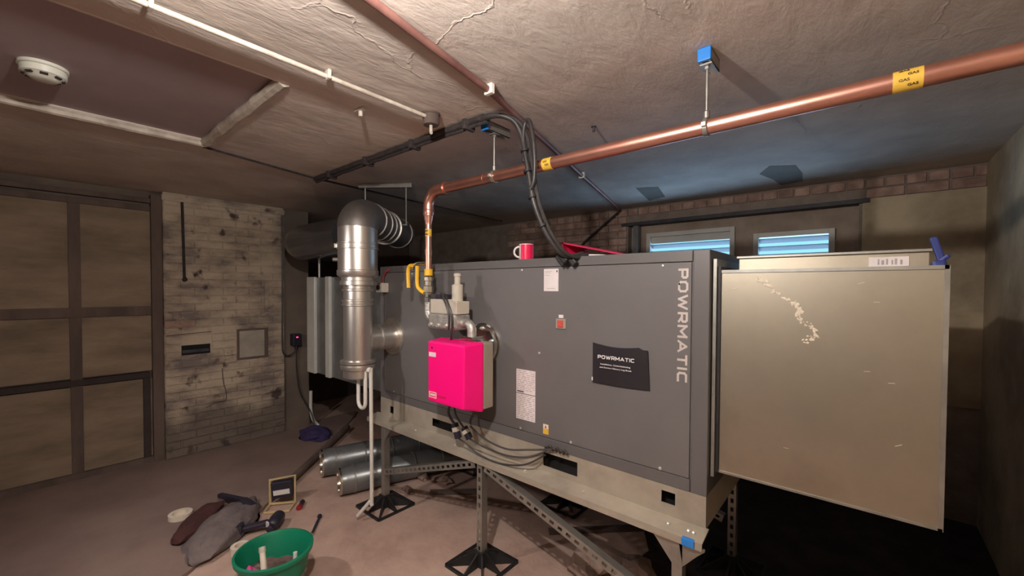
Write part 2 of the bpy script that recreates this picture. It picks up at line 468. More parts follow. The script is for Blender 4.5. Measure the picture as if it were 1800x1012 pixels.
# rough plaster lips round the sunken board
def lip(p0, p1, r, n, seed):
    p0, p1 = Vector(p0), Vector(p1); pts = []; rad = []
    for i in range(n + 1):
        t = i / n; j = noise.noise(Vector((t * 9, seed, 0)))
        pts.append(p0.lerp(p1, t) + Vector((j * .008, noise.noise(Vector((t * 7, seed, 4))) * .008, 0))); rad.append(r * (1 + .35 * j))
    return tube(B(), pts, r, 8, radii=rad)
obj('plaster_lip', lip((RX0 + .0, RY1 + .012, ZC + .012), (RX1 + .01, RY1 + .012, ZC + .012), .028, 26, 1), 'white_paint_metal', ceil, True)
obj('plaster_lip', lip((RX0 - .01, -1.2, ZC + .006), (RX0 - .01, RY1 + .02, ZC + .006), .020, 30, 2), 'white_paint_metal', ceil, True)
obj('plaster_lip', lip((RX1 + .01, -1.2, ZC + .008), (RX1 + .01, RY1 + .02, ZC + .006), .008, 30, 3), 'ceiling_plaster', ceil, True)
obj('patch', prism(B(), [(-.52, 3.34), (-.38, 3.43), (-.37, 3.70), (-.39, 3.96), (-.54, 4.0), (-.56, 3.75), (-.61, 3.52)], ZC - .003, ZC + .01, 'Z'), 'ceiling_patch', ceil)
obj('patch', prism(B(), [(-1.49, 3.35), (-1.33, 3.43), (-1.42, 3.83), (-1.60, 3.90)], ZC - .003, ZC + .01, 'Z'), 'ceiling_patch', ceil)

# left wall: timber studwork with board panels, chimney breast of limewashed brick
wl = struct(obj('wall_left', bx((XL - .25, YR - .2, 0), (XL - .03, 1.9, ZC)), 'wall_dull'), 'panelled wall with dark timber studs on the far left')
cols_y = [(-2.65, -1.20), (-1.13, -.50), (-.43, .228), (.298, .735)]
rows_z = [(.05, .775), (.845, 1.345), (1.425, 2.275)]
for y0, y1 in cols_y:
    for z0, z1 in rows_z:
        obj('panel', bx((XL - .04, y0, z0), (XL - random.uniform(.004, .010), y1, z1)), 'panel_board', wl)
for y in (-1.165, -.465, .263):
    obj('stud', bx((XL - .04, y - .035, .03), (XL + .012, y + .035, 2.28)), 'old_timber', wl, bevel=.003)
obj('stud', bx((XL - .04, .735, .0), (XL + .045, .81, 2.42)), 'old_timber', wl, bevel=.003)
for z0, z1, d in ((1.345, 1.425, .014), (2.275, 2.32, .016), (2.345, 2.385, .03)):
    obj('rail', bx((XL - .04, YR, z0), (XL + d, .735, z1)), 'old_timber', wl, bevel=.003)
obj('rail', bx((XL - .04, YR, .785), (XL + .022, .72, .835)), 'dark_timber', wl, bevel=.003)
obj('rail', bx((XL - .04, .672, .03), (XL + .022, .72, .785)), 'dark_timber', wl, bevel=.003)
struct(obj('baseboard_left', bx((XL - .03, YR, .022), (XL + .03, .735, .07)), 'old_timber'), 'dark timber sole plate along the panelled wall')

XB = -4.80
wb = struct(obj('wall_chimney', bx((XL - .05, .81, 0), (XB - .009, 1.82, ZC)), 'limewash_joint'), 'chimney breast of flaking limewashed brick')
voids = [(.925, 1.165, .955, 1.145), (1.375, 1.66, .865, 1.175)]
brm = {}
def brick_mesh(w, h, d, axis):
    k = (round(w, 3), round(h, 3), axis)
    if k not in brm:
        b = B()
        if axis == 'X': box(b, (0, -w / 2, 0), (d, w / 2, h))
        else: box(b, (-w / 2, -d, 0), (w / 2, 0, h))
        bmesh.ops.bevel(b, geom=list(b.edges), offset=.003, segments=1, affect='EDGES')
        me = bpy.data.meshes.new('brick'); b.to_mesh(me); b.free(); brm[k] = me
    return brm[k]
def brick(parent, loc, w, h, d, axis, mat):
    me = brick_mesh(w, h, d, axis)
    if not me.materials: me.materials.append(MATS[mat])
    o = bpy.data.objects.new('brick', me); COL.objects.link(o)
    if me.materials[0] != MATS[mat]:
        o.material_slots[0].link = 'OBJECT'; o.material_slots[0].material = MATS[mat]
    o.parent = parent; o.location = Vector(loc) - ABS[parent.name]
    return o
row = 0; z = .03
while z < 2.36:
    y = .815 - (.1125 if row % 2 else 0)
    while y < 1.82:
        a, b_ = max(y, .813), min(y + .215, 1.818)
        hit = any(a < v[1] and b_ > v[0] and z < v[3] and z + .065 > v[2] for v in voids)
        if hit:
            for v in voids:
                if a < v[1] and b_ > v[0] and z < v[3] and z + .065 > v[2]:
                    if v[0] - a > .03: b_ = v[0]
                    elif b_ - v[1] > .03: a = v[1]
                    else: a = b_
        if b_ - a > .03:
            w = round(b_ - a, 2)
            mt = 'red_brick' if (row == 16 and y < .85) else 'limewash_brick'
            brick(wb, (XB - .0115 + random.uniform(0, .002), (a + b_) / 2, z), w, .066, .011, 'X', mt)
        y += .225
    z += .0745; row += 1
obj('cornice', bx((XL, .80, 2.375), (XB + .012, 1.83, 2.43)), 'limewash_joint', wb, bevel=.006)
for cp_ in ([(1.245, .80), (1.255, .66), (1.275, .57), (1.27, .48), (1.19, .47), (1.11, .44)], [(1.73, .125), (1.80, .145)], [(.82, 1.155), (.925, 1.16), (1.165, 1.17)]):
    obj('crack', tube(B(), spline([(XB + .001, y_, z_) for y_, z_ in cp_], 5), .004, 6), 'old_timber', wb)
# vent slot: near-black slab painted as the shaded opening, with a slat
obj('vent_recess', bx((XB - .008, .925, .955), (XB - .0075 + .004, 1.165, 1.09)), 'limewash_joint', wb)
obj('vent_slot', bx((XB - .004, .93, .965), (XB + .001, 1.15, 1.055)), 'dark_void', wb)
obj('vent_slat', bx((XB - .004, .935, .985), (XB + .006, 1.14, 1.012)), 'dark_steel', wb)
h = obj('hatch_frame', plate_holes(B(), 1.375, 1.66, .865, 1.175, 0, .008, [(1.395, 1.625, .885, 1.155)]), 'old_timber', wb)
h.rotation_euler = (0, 0, PI / 2)
h.location = Vector((XB - .001, 1.5175, .865)) - ABS[wb.name]
obj('hatch_plate', bx((XB - .012, 1.395, .885), (XB - .002, 1.625, 1.155)), 'galvanised_matt', wb)
wl2 = struct(obj('wall_left', bx((XL - .25, 1.82, 0), (XB - .045, 2.10, ZC)), 'wall_dull'), 'plaster strip beside the chimney breast')
struct(obj('wall_added_recess', bx((XL - 1.1, 1.9, 0), (XL - .9, YB + .3, ZC)), 'rear_brick'), 'added dark recess wall behind the left duct')  # added recess, keeps the space behind the left duct black
struct(obj('wall_added_recess', bx((XL - 1.1, 1.82, 0), (XL - .24, 1.95, ZC)), 'rear_brick'), 'return of the added dark recess')

# right wall and the wall behind the camera
struct(obj('wall_right', bx((XR, YR - .2, 0), (XR + .2, YB + .3, ZC)), 'wall_plaster'), 'khaki plaster wall at the right edge')
struct(obj('wall_rear', bx((XL - .2, YR - .2, 0), (XR + .2, YR, ZC)), 'rear_brick'), 'dark brick wall opposite the heater')

# back wall with the louvred opening
OX0, OX1, OZ0, OZ1 = -1.93, -.05, 1.5, 2.27
bm = B()
box(bm, (XL - 1.1, YB + .012, 0), (OX0, YB + .3, ZC)); box(bm, (OX1, YB + .012, 0), (XR + .2, YB + .3, ZC))
box(bm, (OX0, YB + .012, 0), (OX1, YB + .3, OZ0)); box(bm, (OX0, YB + .012, OZ1), (OX1, YB + .3, ZC))
wk = struct(obj('wall_back', bm, 'mortar'), 'brick wall with two louvres behind the heater')
z = 1.62; row = 0
while z < 2.42:
    x = -3.5 - (.1125 if row % 2 else 0)
    while x < XR:
        stepw = .225 if (z < 2.28 or row % 2) else .1125
        a, b_ = x, min(x + stepw - .01, XR)
        ok = b_ - a > .04
        if z < OZ1 + .03 and b_ > OX0 - .02 and a < OX1 + .02:
            if a < OX0 - .06: b_ = OX0 - .02
            else: ok = False
        if z < OZ1 + .01 and a > OX1: ok = False
        if ok:
            brick(wk, ((a + b_) / 2, YB + .014 - random.uniform(0, .004), z), round(b_ - a, 2), .065, .014, 'Y', 'red_brick')
        x += stepw
    z += .075; row += 1
obj('render_coat', bx((OX1 + .02, YB - .004, .8), (XR, YB + .02, OZ1 + .02)), 'wall_plaster', wk)
obj('lintel', bx((OX0 - .06, YB - .03, OZ1 - .01), (OX1 + .06, YB + .1, OZ1 + .022)), 'dark_steel', wk)
obj('post', bx((OX0 + .06, YB + .0, OZ0), (OX0 + .115, YB + .06, OZ1 - .01)), 'galvanised_dark', wk)
w1 = (-1.74, -.93, 1.62, 2.165); w2 = (-.76, -.205, 1.60, 2.085)
inf = B()
y0, y1 = YB + .10, YB + .14
for a, b_, zt in ((OX0, w1[0], OZ1), (w1[1], w2[0], OZ1), (w2[1], OX1, OZ1)): box(inf, (a, y0, OZ0), (b_, y1, zt))
for w in (w1, w2):
    box(inf, (w[0], y0, w[3]), (w[1], y1, OZ1)); box(inf, (w[0], y0, OZ0), (w[1], y1, w[2]))
obj('infill', inf, 'infill_board', wk)
for i, w in enumerate((w1, w2)):
    x0, x1, z0, z1 = w
    t = bpy.data.objects.new('window_%d' % (i + 1), None); COL.objects.link(t); t.location = ((x0 + x1) / 2, YB + .07, z0)
    ABS[t.name] = t.location.copy()
    struct(t, ('wide grey louvre window with its upper slats shut', 'narrow louvre window with bright blue gaps')[i])
    fr = .03
    obj('frame', plate_holes(B(), x0 - .01, x1 + .01, z0, z1 + .01, YB + .055, YB + .13, [(x0 + fr, x1 - fr, z0 + fr, z1 - fr)]), 'louvre_grey', t, bevel=.002)
    pitch = .068
    zz = z1 - fr - .03; k = 0
    while zz > z0 + fr:
        shut = (i == 0 and k < 1)
        b = B()
        dy, dz = (.008, .036) if shut else (.030, .016)
        obox(b, (x0 + fr, YB + .095, zz), (x1 - fr, YB + .095, zz), .004, math.hypot(dy, dz) * 2, up=(0, -dy, dz))
        obj('slat', b, 'louvre_grey' if shut else 'louvre_slat', t)
        zz -= pitch; k += 1

# ------------------------------------------------------------------ the heater and its ducts
HX0, HX1, HY0, HY1, HZ0, HZ1 = -2.80, -.467, 1.75, 2.72, .772, 1.757
H = thing('warm_air_heater', 'long anthracite grey warm air heater cabinet on a galvanised base', 'heater', ((HX0 + HX1) / 2, 2.2, .60))
obj('cabinet', bx((HX0, HY0 + .004, HZ0), (HX1, HY1, HZ1)), 'heater_trim', H, bevel=.004)
obj('corner_post', bx((-.533 + .003, HY0 - .004, HZ0), (HX1, HY0 + .01, HZ1)), 'heater_trim', H, bevel=.003)
obj('corner_post', bx((HX0, HY0 - .004, HZ0), (-2.735, HY0 + .01, HZ1)), 'heater_trim', H, bevel=.003)
obj('top_rail', bx((-2.735, HY0 - .004, 1.712), (-.533, HY0 + .01, HZ1)), 'heater_trim', H, bevel=.002)
obj('bottom_rail', bx((-2.735, HY0 - .004, HZ0), (-.533, HY0 + .01, .824)), 'heater_trim', H, bevel=.002)
obj('front_panel', bx((-2.732, HY0 - .004, .827), (-.536, HY0 + .01, 1.709)), 'heater_grey', H, bevel=.002)
for x, z in ((-.653, 1.697), (-.654, .836), (-1.419, 1.698), (-1.297, 1.261), (-1.422, .838), (-1.10, .838), (-2.4, 1.697), (-2.62, .84)):
    obj('screw', lathe(B(), [(.007, 0), (.007, .003), (.004, .005)], (x, HY0 - .004, z), (0, -1, 0), 10), 'screw_metal', H, True)
# galvanised base with fork holes, ledge and front lip
holes = [(-2.676, -2.632, .671, .722), (-2.184, -1.962, .682, .735), (-1.271, -1.063, .674, .745), (-.648, -.590, .694, .745)]
obj('base_skirt', plate_holes(B(), HX0, HX1 - .002, .64, HZ0, HY0 - .002, HY0 + .002, holes), 'galvanised_matt', H)
obj('base_side', bx((HX1 - .006, HY0 + .002, .64), (HX1 - .002, HY1, HZ0)), 'galvanised_matt', H)
obj('base_side', bx((HX0, HY0 + .002, .64), (HX0 + .004, HY1, HZ0)), 'galvanised_matt', H)
obj('base_back', bx((HX0, HY1 - .004, .64), (HX1, HY1, HZ0)), 'galvanised_matt', H)
obj('hole_shade_plate', bx((HX0 + .01, HY0 + .05, .635), (HX1 - .01, HY0 + .06, HZ0)), 'dark_void', H)  # added near-black plate, paints the dark seen through the fork holes
prof = [(1.752, .646), (1.752, .640), (1.664, .622), (1.664, .598), (1.658, .598), (1.658, .628)]
obj('ledge', prism(B(), prof, -2.845, -.458, 'X'), 'galvanised_matt', H)
for x in (-.52, -.50, -.60, -1.9, -1.35, -1.0, -2.3):
    obj('bolt', lathe(B(), [(.008, 0), (.008, .006), (.004, .009)], (x, 1.70, .636), (0, -.2, 1), 6), 'screw_metal', H)
# print and labels fixed on the cabinet
block_word('lettering', 'POWRMATIC', 'letter_grey', H, (-.589, HY0 - .0042, 1.684), (0, 0, -1), (1, 0, 0), .466, .041, th=.27, gap=.28)
lb = obj('rating_plate', bx((-1.452, HY0 - .006, .888), (-1.322, HY0 - .004, 1.160)), 'paper_white', H)
for k in range(26):
    zz = 1.152 - k * .0102
    if k == 12: obj('print_line', bx((-1.452, HY0 - .0066, zz - .002), (-1.322, HY0 - .0058, zz + .001)), 'ink_dark', lb); continue
    if k == 11: obj('print_line', bx((-1.446, HY0 - .0066, zz - .003), (-1.400, HY0 - .0058, zz + .003)), 'ink_dark', lb); continue
    b = B(); x = -1.447
    while x < -1.328:
        w = random.uniform(.008, .028); box(b, (x, HY0 - .0066, zz - .0014), (min(x + w, -1.327), HY0 - .0058, zz + .0014)); x += w + random.uniform(.004, .02)
    obj('print_line', b, 'paper_print', lb)
nt_ = obj('notice', bx((-1.270, HY0 - .006, 1.586), (-1.180, HY0 - .004, 1.700)), 'paper_white', H)
for zz, a, b_ in ((1.688, -1.264, -1.22), (1.68, -1.264, -1.228), (1.668, -1.264, -1.235), (1.600, -1.25, -1.20)):
    obj('print_line', bx((a, HY0 - .0066, zz - .001), (b_, HY0 - .0058, zz + .001)), 'paper_print', nt_)
obj('print_mark', bx((-1.192, HY0 - .0066, 1.682), (-1.186, HY0 - .0058, 1.692)), 'ink_dark', nt_)
wnl = obj('warning_sticker', bx((-1.269, HY0 - .006, .843), (-1.235, HY0 - .004, .895)), 'yellow_tape', H)
obj('sticker_head', bx((-1.268, HY0 - .0066, .873), (-1.236, HY0 - .0058, .894)), 'paper_white', wnl)
obj('sticker_symbol', prism(B(), [(-1.258, .876), (-1.246, .876), (-1.252, .890)], HY0 - .0072, HY0 - .0062, 'Y'), 'ink_dark', wnl)
sw = obj('switch_plate', bx((-1.192, HY0 - .010, 1.398), (-1.133, HY0 - .003, 1.448)), 'galvanised_matt', H, bevel=.002)
obj('rocker', bx((-1.179, HY0 - .016, 1.406), (-1.147, HY0 - .009, 1.440)), 'switch_red', sw, bevel=.002)
obj('switch_tag', bx((-1.175, HY0 - .008, 1.452), (-1.148, HY0 - .003, 1.468)), 'paper_white', H)
th = obj('thermostat', bx((-2.768, HY0 - .06, 1.565), (-2.69, HY0 - .003, 1.635)), 'valve_cream', H, bevel=.004)
obj('dial', cyl(B(), (-2.73, HY0 - .072, 1.60), (-2.73, HY0 - .058, 1.60), .016), 'dark_void', th)
obj('red_lead', tube(B(), spline([(-2.72, HY0 - .03, 1.635), (-2.715, HY0 - .03, 1.68), (-2.69, HY0 - .02, 1.72), (-2.66, HY0 + .03, 1.758)]), .006, 8), 'tool_red', th, True)
# flue spigot collar on the front
FX, FY, FZ = -2.63, 1.47, 1.245
obj('flue_collar', lathe(B(), [(.135, 0), (.135, .012), (.105, .016), (.105, .03)], (FX, HY0 - .003, FZ), (0, -1, 0)), 'stainless', H, True)

# outlet and inlet ducts at the two ends
D = thing('inlet_duct', 'big plain galvanised duct box at the right end of heater', 'duct', (-.13, 2.2, .868))
obj('box', bx((-.440, 1.80, .868), (.188, 2.66, 1.672)), 'duct_sheet', D, bevel=.003)
obj('edge_seam', bx((-.440, 1.796, 1.664), (.190, 1.806, 1.676)), 'galvanised', D)
obj('edge_seam', bx((.180, 1.796, .866), (.192, 1.806, 1.676)), 'galvanised', D)
obj('edge_seam', bx((-.440, 1.796, .866), (.190, 1.806, .874)), 'galvanised', D)
obj('flange', bx((-.462, 1.776, .85), (-.450, 2.68, 1.72)), 'galvanised', D)
obj('gasket', bx((-.450, 1.79, .868), (-.438, 2.66, 1.69)), 'black_rubber', D)
sm = B()
pts = spline([(-.312, 0, 1.638), (-.278, 0, 1.618), (-.249, 0, 1.587), (-.210, 0, 1.556), (-.189, 0, 1.546), (-.180, 0, 1.526), (-.185, 0, 1.505), (-.168, 0, 1.476), (-.146, 0, 1.467), (-.134, 0, 1.448), (-.140, 0, 1.429), (-.162, 0, 1.415)], 5)
for i, p in enumerate(pts):
    for q in range(2):
        s_ = random.uniform(.0018, .0062) * (1.2 if i < 8 or 18 < i < 30 else .9)
        blob(sm, (p.x + random.gauss(0, .005), 1.7995, p.z + random.gauss(0, .005)), s_, .0018, s_, 1, .6, i * 2 + q)
obj('sealant_smear', sm, 'foam_cream', D)
for x, z in ((.02, 1.56), (.0, 1.33), (.06, 1.30), (-.22, 1.02), (.08, 1.10), (-.02, 1.62), (-.40, 1.60)):
    b = B()
    obox(b, (x, 1.7992, z), (x + .016, 1.7992, z + random.uniform(-.002, .010)), .002, .0015)
    obj('scratch', b, 'foam_cream', D)
T = thing('galvanised_tray', 'shallow galvanised tray with white label on the right duct', 'tray', (-.12, 2.25, 1.672))
obj('tray', bx((-.408, 1.95, 1.673), (.160, 2.55, 1.728)), 'duct_sheet', T, bevel=.002)
obj('rim', bx((-.416, 1.940, 1.728), (.166, 2.56, 1.738)), 'galvanised', T, bevel=.002)
st = obj('label', bx((.006, 1.947, 1.682), (.110, 1.950, 1.715)), 'paper_white', T)
for k, x in enumerate((.03, .04, .052, .066, .074, .088)):
    obj('print_mark', bx((x, 1.946, 1.688), (x + random.uniform(.003, .007), 1.948, 1.708 - .004 * (k % 2))), 'paper_print', st)
Lv = thing('clamp_handle', 'dark blue clamp handle at the end of galvanised tray', 'clamp', (.18, 1.95, 1.673))
obj('clamp_body', bx((.163, 1.92, 1.673), (.198, 1.97, 1.697)), 'blue_dark', Lv, bevel=.008)
obj('lever', obox(B(), (.190, 1.945, 1.685), (.166, 1.945, 1.775), .020, .014), 'blue_dark', Lv, bevel=.005)
obj('lever', obox(B(), (.180, 1.945, 1.69), (.204, 1.945, 1.715), .018, .014), 'blue_dark', Lv, bevel=.005)

D2 = thing('outlet_duct', 'galvanised duct box with standing seams at the left end of heater', 'duct', (-3.5, 2.2, .77))
obj('box', bx((-4.16, 1.82, .775), (-2.83, 2.66, 1.695)), 'galvanised_dark', D2, bevel=.003)
for a, b_ in ((-4.18, -4.02), (-3.80, -3.72)):
    obj('standing_seam', bx((a, 1.795, .77), (b_, 1.822, 1.70)), 'seam_glint', D2, bevel=.003)
obj('flange', bx((-2.832, 1.79, .76), (-2.815, 2.68, 1.71)), 'galvanised', D2)

# ------------------------------------------------------------------ stainless flue
F = thing('flue', 'stainless steel twin wall flue with elbow and tee into heater front', 'flue', (FX, FY, .95))
obj('lower_pipe', cyl(B(), (FX, FY, 1.04), (FX, FY, 1.66), .094, 32), 'stainless', F, True)
obj('drain_cap', lathe(B(), [(.02, -.02), (.085, -.01), (.098, .0), (.098, .05), (.112, .055), (.115, .07), (.112, .085), (.10, .09), (.116, .095), (.116, .112), (.096, .118)], (FX, FY, .995)), 'stainless', F, True)
obj('band', lathe(B(), [(.096, 0), (.104, .004), (.104, .014), (.098, .018), (.098, .03), (.104, .034), (.104, .044), (.096, .048)], (FX, FY, 1.475)), 'stainless', F, True)
obj('band', lathe(B(), [(.096, 0), (.103, .004), (.103, .014), (.096, .018)], (FX, FY, 1.575)), 'stainless', F, True)
obj('adapter', lathe(B(), [(.096, 0), (.116, .002), (.116, .028), (.106, .032), (.106, .052), (.128, .062), (.134, .07), (.134, .10), (.128, .104)], (FX, FY, 1.615)), 'stainless', F, True)
obj('upper_pipe', cyl(B(), (FX, FY, 1.70), (FX, FY, 2.005), .128, 36), 'stainless', F, True)
cb = obj('clamp_band', lathe(B(), [(.129, 0), (.136, .003), (.136, .009), (.132, .012), (.132, .034), (.136, .037), (.136, .043), (.129, .046)], (FX, FY, 1.855)), 'stainless', F, True)
obj('buckle', bx((FX - .115, FY - .135, 1.862), (FX - .06, FY - .10, 1.895)), 'chrome', cb, bevel=.003)
fd = Vector((-.63, .776, 0)).normalized()
ec = Vector((FX, FY, 2.005))
er = .135
ce = ec + fd * er
epts = [ce - fd * er * math.cos(a) + Vector((0, 0, 1)) * er * .62 * math.sin(a) for a in [PI / 2 * i / 10 for i in range(11)]]
# a mitred lobster-back elbow: few straight segments
ep = [epts[0], epts[3], epts[6], epts[8] + fd * .02, epts[10] + fd * .06]
obj('elbow', tube(B(), [epts[0] - Vector((0, 0, .01))] + epts[1:] + [epts[-1] + fd * .03], .130, 32), 'stainless_matt', F, True, angle=50)
h0 = epts[-1] + fd * .02
obj('horizontal_pipe', cyl(B(), h0, h0 + fd * .85, .127, 32), 'stainless_matt', F, True)
for t_ in (.05, .19, .30, .42, .75):
    obj('band', lathe(B(), [(.128, 0), (.135, .003), (.135, .018), (.128, .021)], h0 + fd * t_, fd, 32), 'stainless_matt', F, True)
obj('tee_branch', cyl(B(), (FX, FY + .06, FZ), (FX, HY0 - .01, FZ), .088, 28), 'stainless', F, True)
obj('band', lathe(B(), [(.09, 0), (.098, .003), (.098, .014), (.09, .017)], (FX, FY + .14, FZ), (0, 1, 0)), 'stainless', F, True)
obj('test_plug', cyl(B(), (FX - .10, FY - .09, 1.79), (FX - .12, FY - .115, 1.79), .014), 'stainless_matt', F, True)

hg = thing('flue_hanger', 'galvanised strut and two drop rods holding the flue elbow', 'hanger', (-3.04, 1.90, 2.05))
sd = Vector((.8, .6, 0)).normalized(); hc = h0 + fd * .42
c0 = Vector((hc.x, hc.y, 2.43))
obj('strut', obox(B(), c0 - sd * .22, c0 + sd * .22, .041, .038), 'galvanised', hg, bevel=.003)
for s_ in (-1, 1):
    q = c0 + sd * .17 * s_
    obj('rod', cyl(B(), q + Vector((0, 0, -.015)), Vector((q.x, q.y, hc.z + .02)), .006, 8), 'galvanised', hg, True)
obj('clamp_ring', lathe(B(), [(.1352, 0), (.1395, .002), (.1395, .028), (.1352, .03)], hc - fd * .015, fd, 32), 'galvanised', hg, True)
for s_ in (-1, 1):
    obj('lug', obox(B(), hc + sd * .13 * s_ + Vector((0, 0, .02)), hc + sd * .185 * s_ + Vector((0, 0, .02)), .028, .006), 'galvanised', hg)

# wide dark duct bend above the outlet duct
dm = thing('duct_bend', 'wide dark galvanised round duct bend above the left duct box', 'duct', (-4.0, 1.74, 1.70))
yd, zd, rd = 1.76, 2.03, .165
pts = [Vector((-3.25, yd, zd)), Vector((-4.12, yd, zd))] + arc((-4.12, yd + .23, zd), (0, -1, 0), (-1, 0, 0), .23, PI / 10, PI / 2, 4) + [Vector((-4.35, yd + .6, zd))]
obj('bend', tube(B(), pts, rd, 32), 'galvanised_black', dm, True, angle=25)
obj('support_rod', cyl(B(), (-4.05, 1.86, 1.69), (-4.05, 1.86, 1.90), .012, 10), 'galvanised', dm, True)

# condensate drain of white plastic pipe
cd = thing('condensate_pipe', 'thin white plastic drain pipe with trap below the flue', 'pipe', (FX, 1.5, 0))
trap = [(FX - .0, FY, .985), (FX, FY, .83)] + arc((FX + .045, FY, .83), (-1, 0, 0), (0, 0, -1), .045, PI / 8, PI, 8) + [(FX + .09, FY, 1.02), (FX + .09, FY, 1.10)]
obj('trap', tube(B(), trap, .0125, 12), 'white_plastic', cd, True)
drop = [(FX + .125, FY + .02, 1.06), (FX + .115, FY + .03, .20), (FX + .105, FY + .025, .16), (FX + .02, FY - .02, .045)]
obj('down_pipe', tube(B(), spline(drop, 6), .0125, 12), 'white_plastic', cd, True)
obj('joint', cyl(B(), (FX + .1, FY + .01, 1.05), (FX + .13, FY + .02, 1.05), .018), 'white_plastic', cd, True)

# ------------------------------------------------------------------ stand of slotted angle on spread feet
S = thing('heater_stand', 'galvanised slotted angle stand on black spread feet under heater', 'stand', (-1.6, 2.1, 0))
def slotted(bm, p0, p1, w, th_, nrm, pitch=.050, hl=.026, hw=.016):
    """flat bar p0-p1 with a row of slots cut through"""
    p0, p1 = Vector(p0), Vector(p1); d = (p1 - p0); Ln = d.length; d.normalize()
    n = Vector(nrm); n = (n - d * n.dot(d)).normalized(); s = n.cross(d)
    def strip(a, b_, o, ww):
        obox(bm, p0 + d * a + s * o, p0 + d * b_ + s * o, ww, th_, up=n)
    side = (w - hw) / 2
    strip(0, Ln, (hw + side) / 2, side); strip(0, Ln, -(hw + side) / 2, side)
    k = int(Ln / pitch); off = (Ln - k * pitch) / 2
    a = 0
    for i in range(k):
        h0_ = off + i * pitch + (pitch - hl) / 2
        strip(a, h0_, 0, hw); a = h0_ + hl
    strip(a, Ln, 0, hw)
    return bm
def gusset(x, s_, y, z):
    return prism(B(), [(x, z), (x + .085 * s_, z), (x, z - .10)], y, y + .005, 'Y')
def foot(x, y):
    """square spread foot with a star of ribs rising to a socket"""
    b = B(); a = .146
    for p, q in (((x - a, y - a), (x + a, y - a)), ((x + a, y - a), (x + a, y + a)), ((x + a, y + a), (x - a, y + a)), ((x - a, y + a), (x - a, y - a))):
        obox(b, (p[0], p[1], .007), (q[0], q[1], .007), .016, .014)
    for k in range(8):
        an = k * PI / 4; rr = a * (1.38 if k % 2 else .99)
        dx, dy = math.cos(an), math.sin(an); px, py = -dy * .005, dx * .005
        v = [b.verts.new(c) for c in ((x + px, y + py, 0), (x + dx * rr + px, y + dy * rr + py, 0), (x + dx * rr + px, y + dy * rr + py, .012), (x + dx * .03 + px, y + dy * .03 + py, .085), (x + px, y + py, .085),
                                      (x - px, y - py, 0), (x + dx * rr - px, y + dy * rr - py, 0), (x + dx * rr - px, y + dy * rr - py, .012), (x + dx * .03 - px, y + dy * .03 - py, .085), (x - px, y - py, .085))]
        b.faces.new(v[:5]); b.faces.new(list(reversed(v[5:])))
        for i in range(5): b.faces.new((v[i], v[i + 5], v[(i + 1) % 5 + 5], v[(i + 1) % 5]))
    box(b, (x - .034, y - .034, 0), (x + .034, y + .034, .088))
    return b
LY = 1.695
for x in (-2.655, -1.665, -.555):
    for y in (LY, 2.60):
        ft = obj('foot', foot(x, y), 'black_rubber', S)
        ztop = .598
        b = B()
        if x == -1.665 or y > 2: slotted(b, (x, y - .02, .06), (x, y - .02, ztop), .041, .004, (0, -1, 0))
        else: box(b, (x - .0205, y - .022, .06), (x + .0205, y - .018, ztop))
        box(b, (x + .0165, y - .018, .06), (x + .0205, y + .022, ztop))
        obj('leg', b, 'galvanised', S)
for s_, x in ((1, -2.635), (1, -.535), (-1, -.576)):
    obj('gusset', gusset(x, s_, LY - .019, .598), 'galvanised', S)
for y in (LY, 2.60):
    for p, q in (((-2.635, y - .026, .265), (-1.70, y - .026, .585)), ((-1.62, y - .026, .585), (-.60, y - .026, .285))):
        b = slotted(B(), p, q, .041, .004, (0, -1, 0))
        d = (Vector(q) - Vector(p)).normalized(); n = Vector((0, -1, 0)); s = n.cross(d); s = s if s.z > 0 else -s
        obox(b, Vector(p) + s * .019 + Vector((0, .02, 0)), Vector(q) + s * .019 + Vector((0, .02, 0)), .004, .04, up=(0, 1, 0))
        obj('brace', b, 'galvanised', S)
for x in (-2.655, -.555):
    obj('cross_rail', bx((x - .02, LY - .02, .556), (x + .02, 2.62, .597)), 'galvanised', S)
obj('end_cap', bx((-.533, LY - .045, .600), (-.485, LY - .02, .630)), 'blue_plastic', S, bevel=.003)
obj('end_bracket', prism(B(), [(-.55, .602), (-.452, .602), (-.452, .592), (-.534, .51)], LY - .022, LY - .016, 'Y'), 'galvanised', S)

# ------------------------------------------------------------------ gas burner, valve train and copper pipe
Bn = thing('gas_burner', 'bright pink burner cover box fixed on the heater front', 'burner', (-1.7, 1.56, .94))
bm = B()
fr_ = [(-1.85, 1.45), (-1.55, 1.45)]
def hull8(front, back):
    v = [bm.verts.new(c) for c in front + back]
    for f in ((0, 1, 2, 3), (7, 6, 5, 4), (0, 4, 5, 1), (1, 5, 6, 2), (2, 6, 7, 3), (3, 7, 4, 0)): bm.faces.new([v[i] for i in f])
hull8([(-1.85, 1.45, .972), (-1.56, 1.45, .972), (-1.56, 1.45, 1.306), (-1.85, 1.45, 1.306)],
      [(-1.90, 1.585, .935), (-1.545, 1.585, .935), (-1.545, 1.585, 1.312), (-1.90, 1.585, 1.312)])
cv = obj('cover', bm, 'burner_pink', Bn, bevel=.010)
obj('sticker', bx((-1.838, 1.4485, 1.222), (-1.780, 1.4505, 1.246)), 'paper_white', cv)
obj('stud', lathe(B(), [(.006, 0), (.006, .004)], (-1.812, 1.4505, 1.272), (0, -1, 0), 8), 'ink_dark', cv)
lg = plate_holes(B(), -1.838, -1.775, .995, 1.028, 1.4485, 1.4505, [(-1.833, -1.780, .999, 1.024)])
obj('badge', lg, 'foam_cream', cv)
obj('badge_letters', bx((-1.828, 1.4485, 1.006), (-1.785, 1.4505, 1.018)), 'foam_cream', cv)
b = B()
for k in range(7): box(b, (-1.765 + k * .010, 1.4488, 1.006), (-1.758 + k * .010, 1.4505, 1.016))
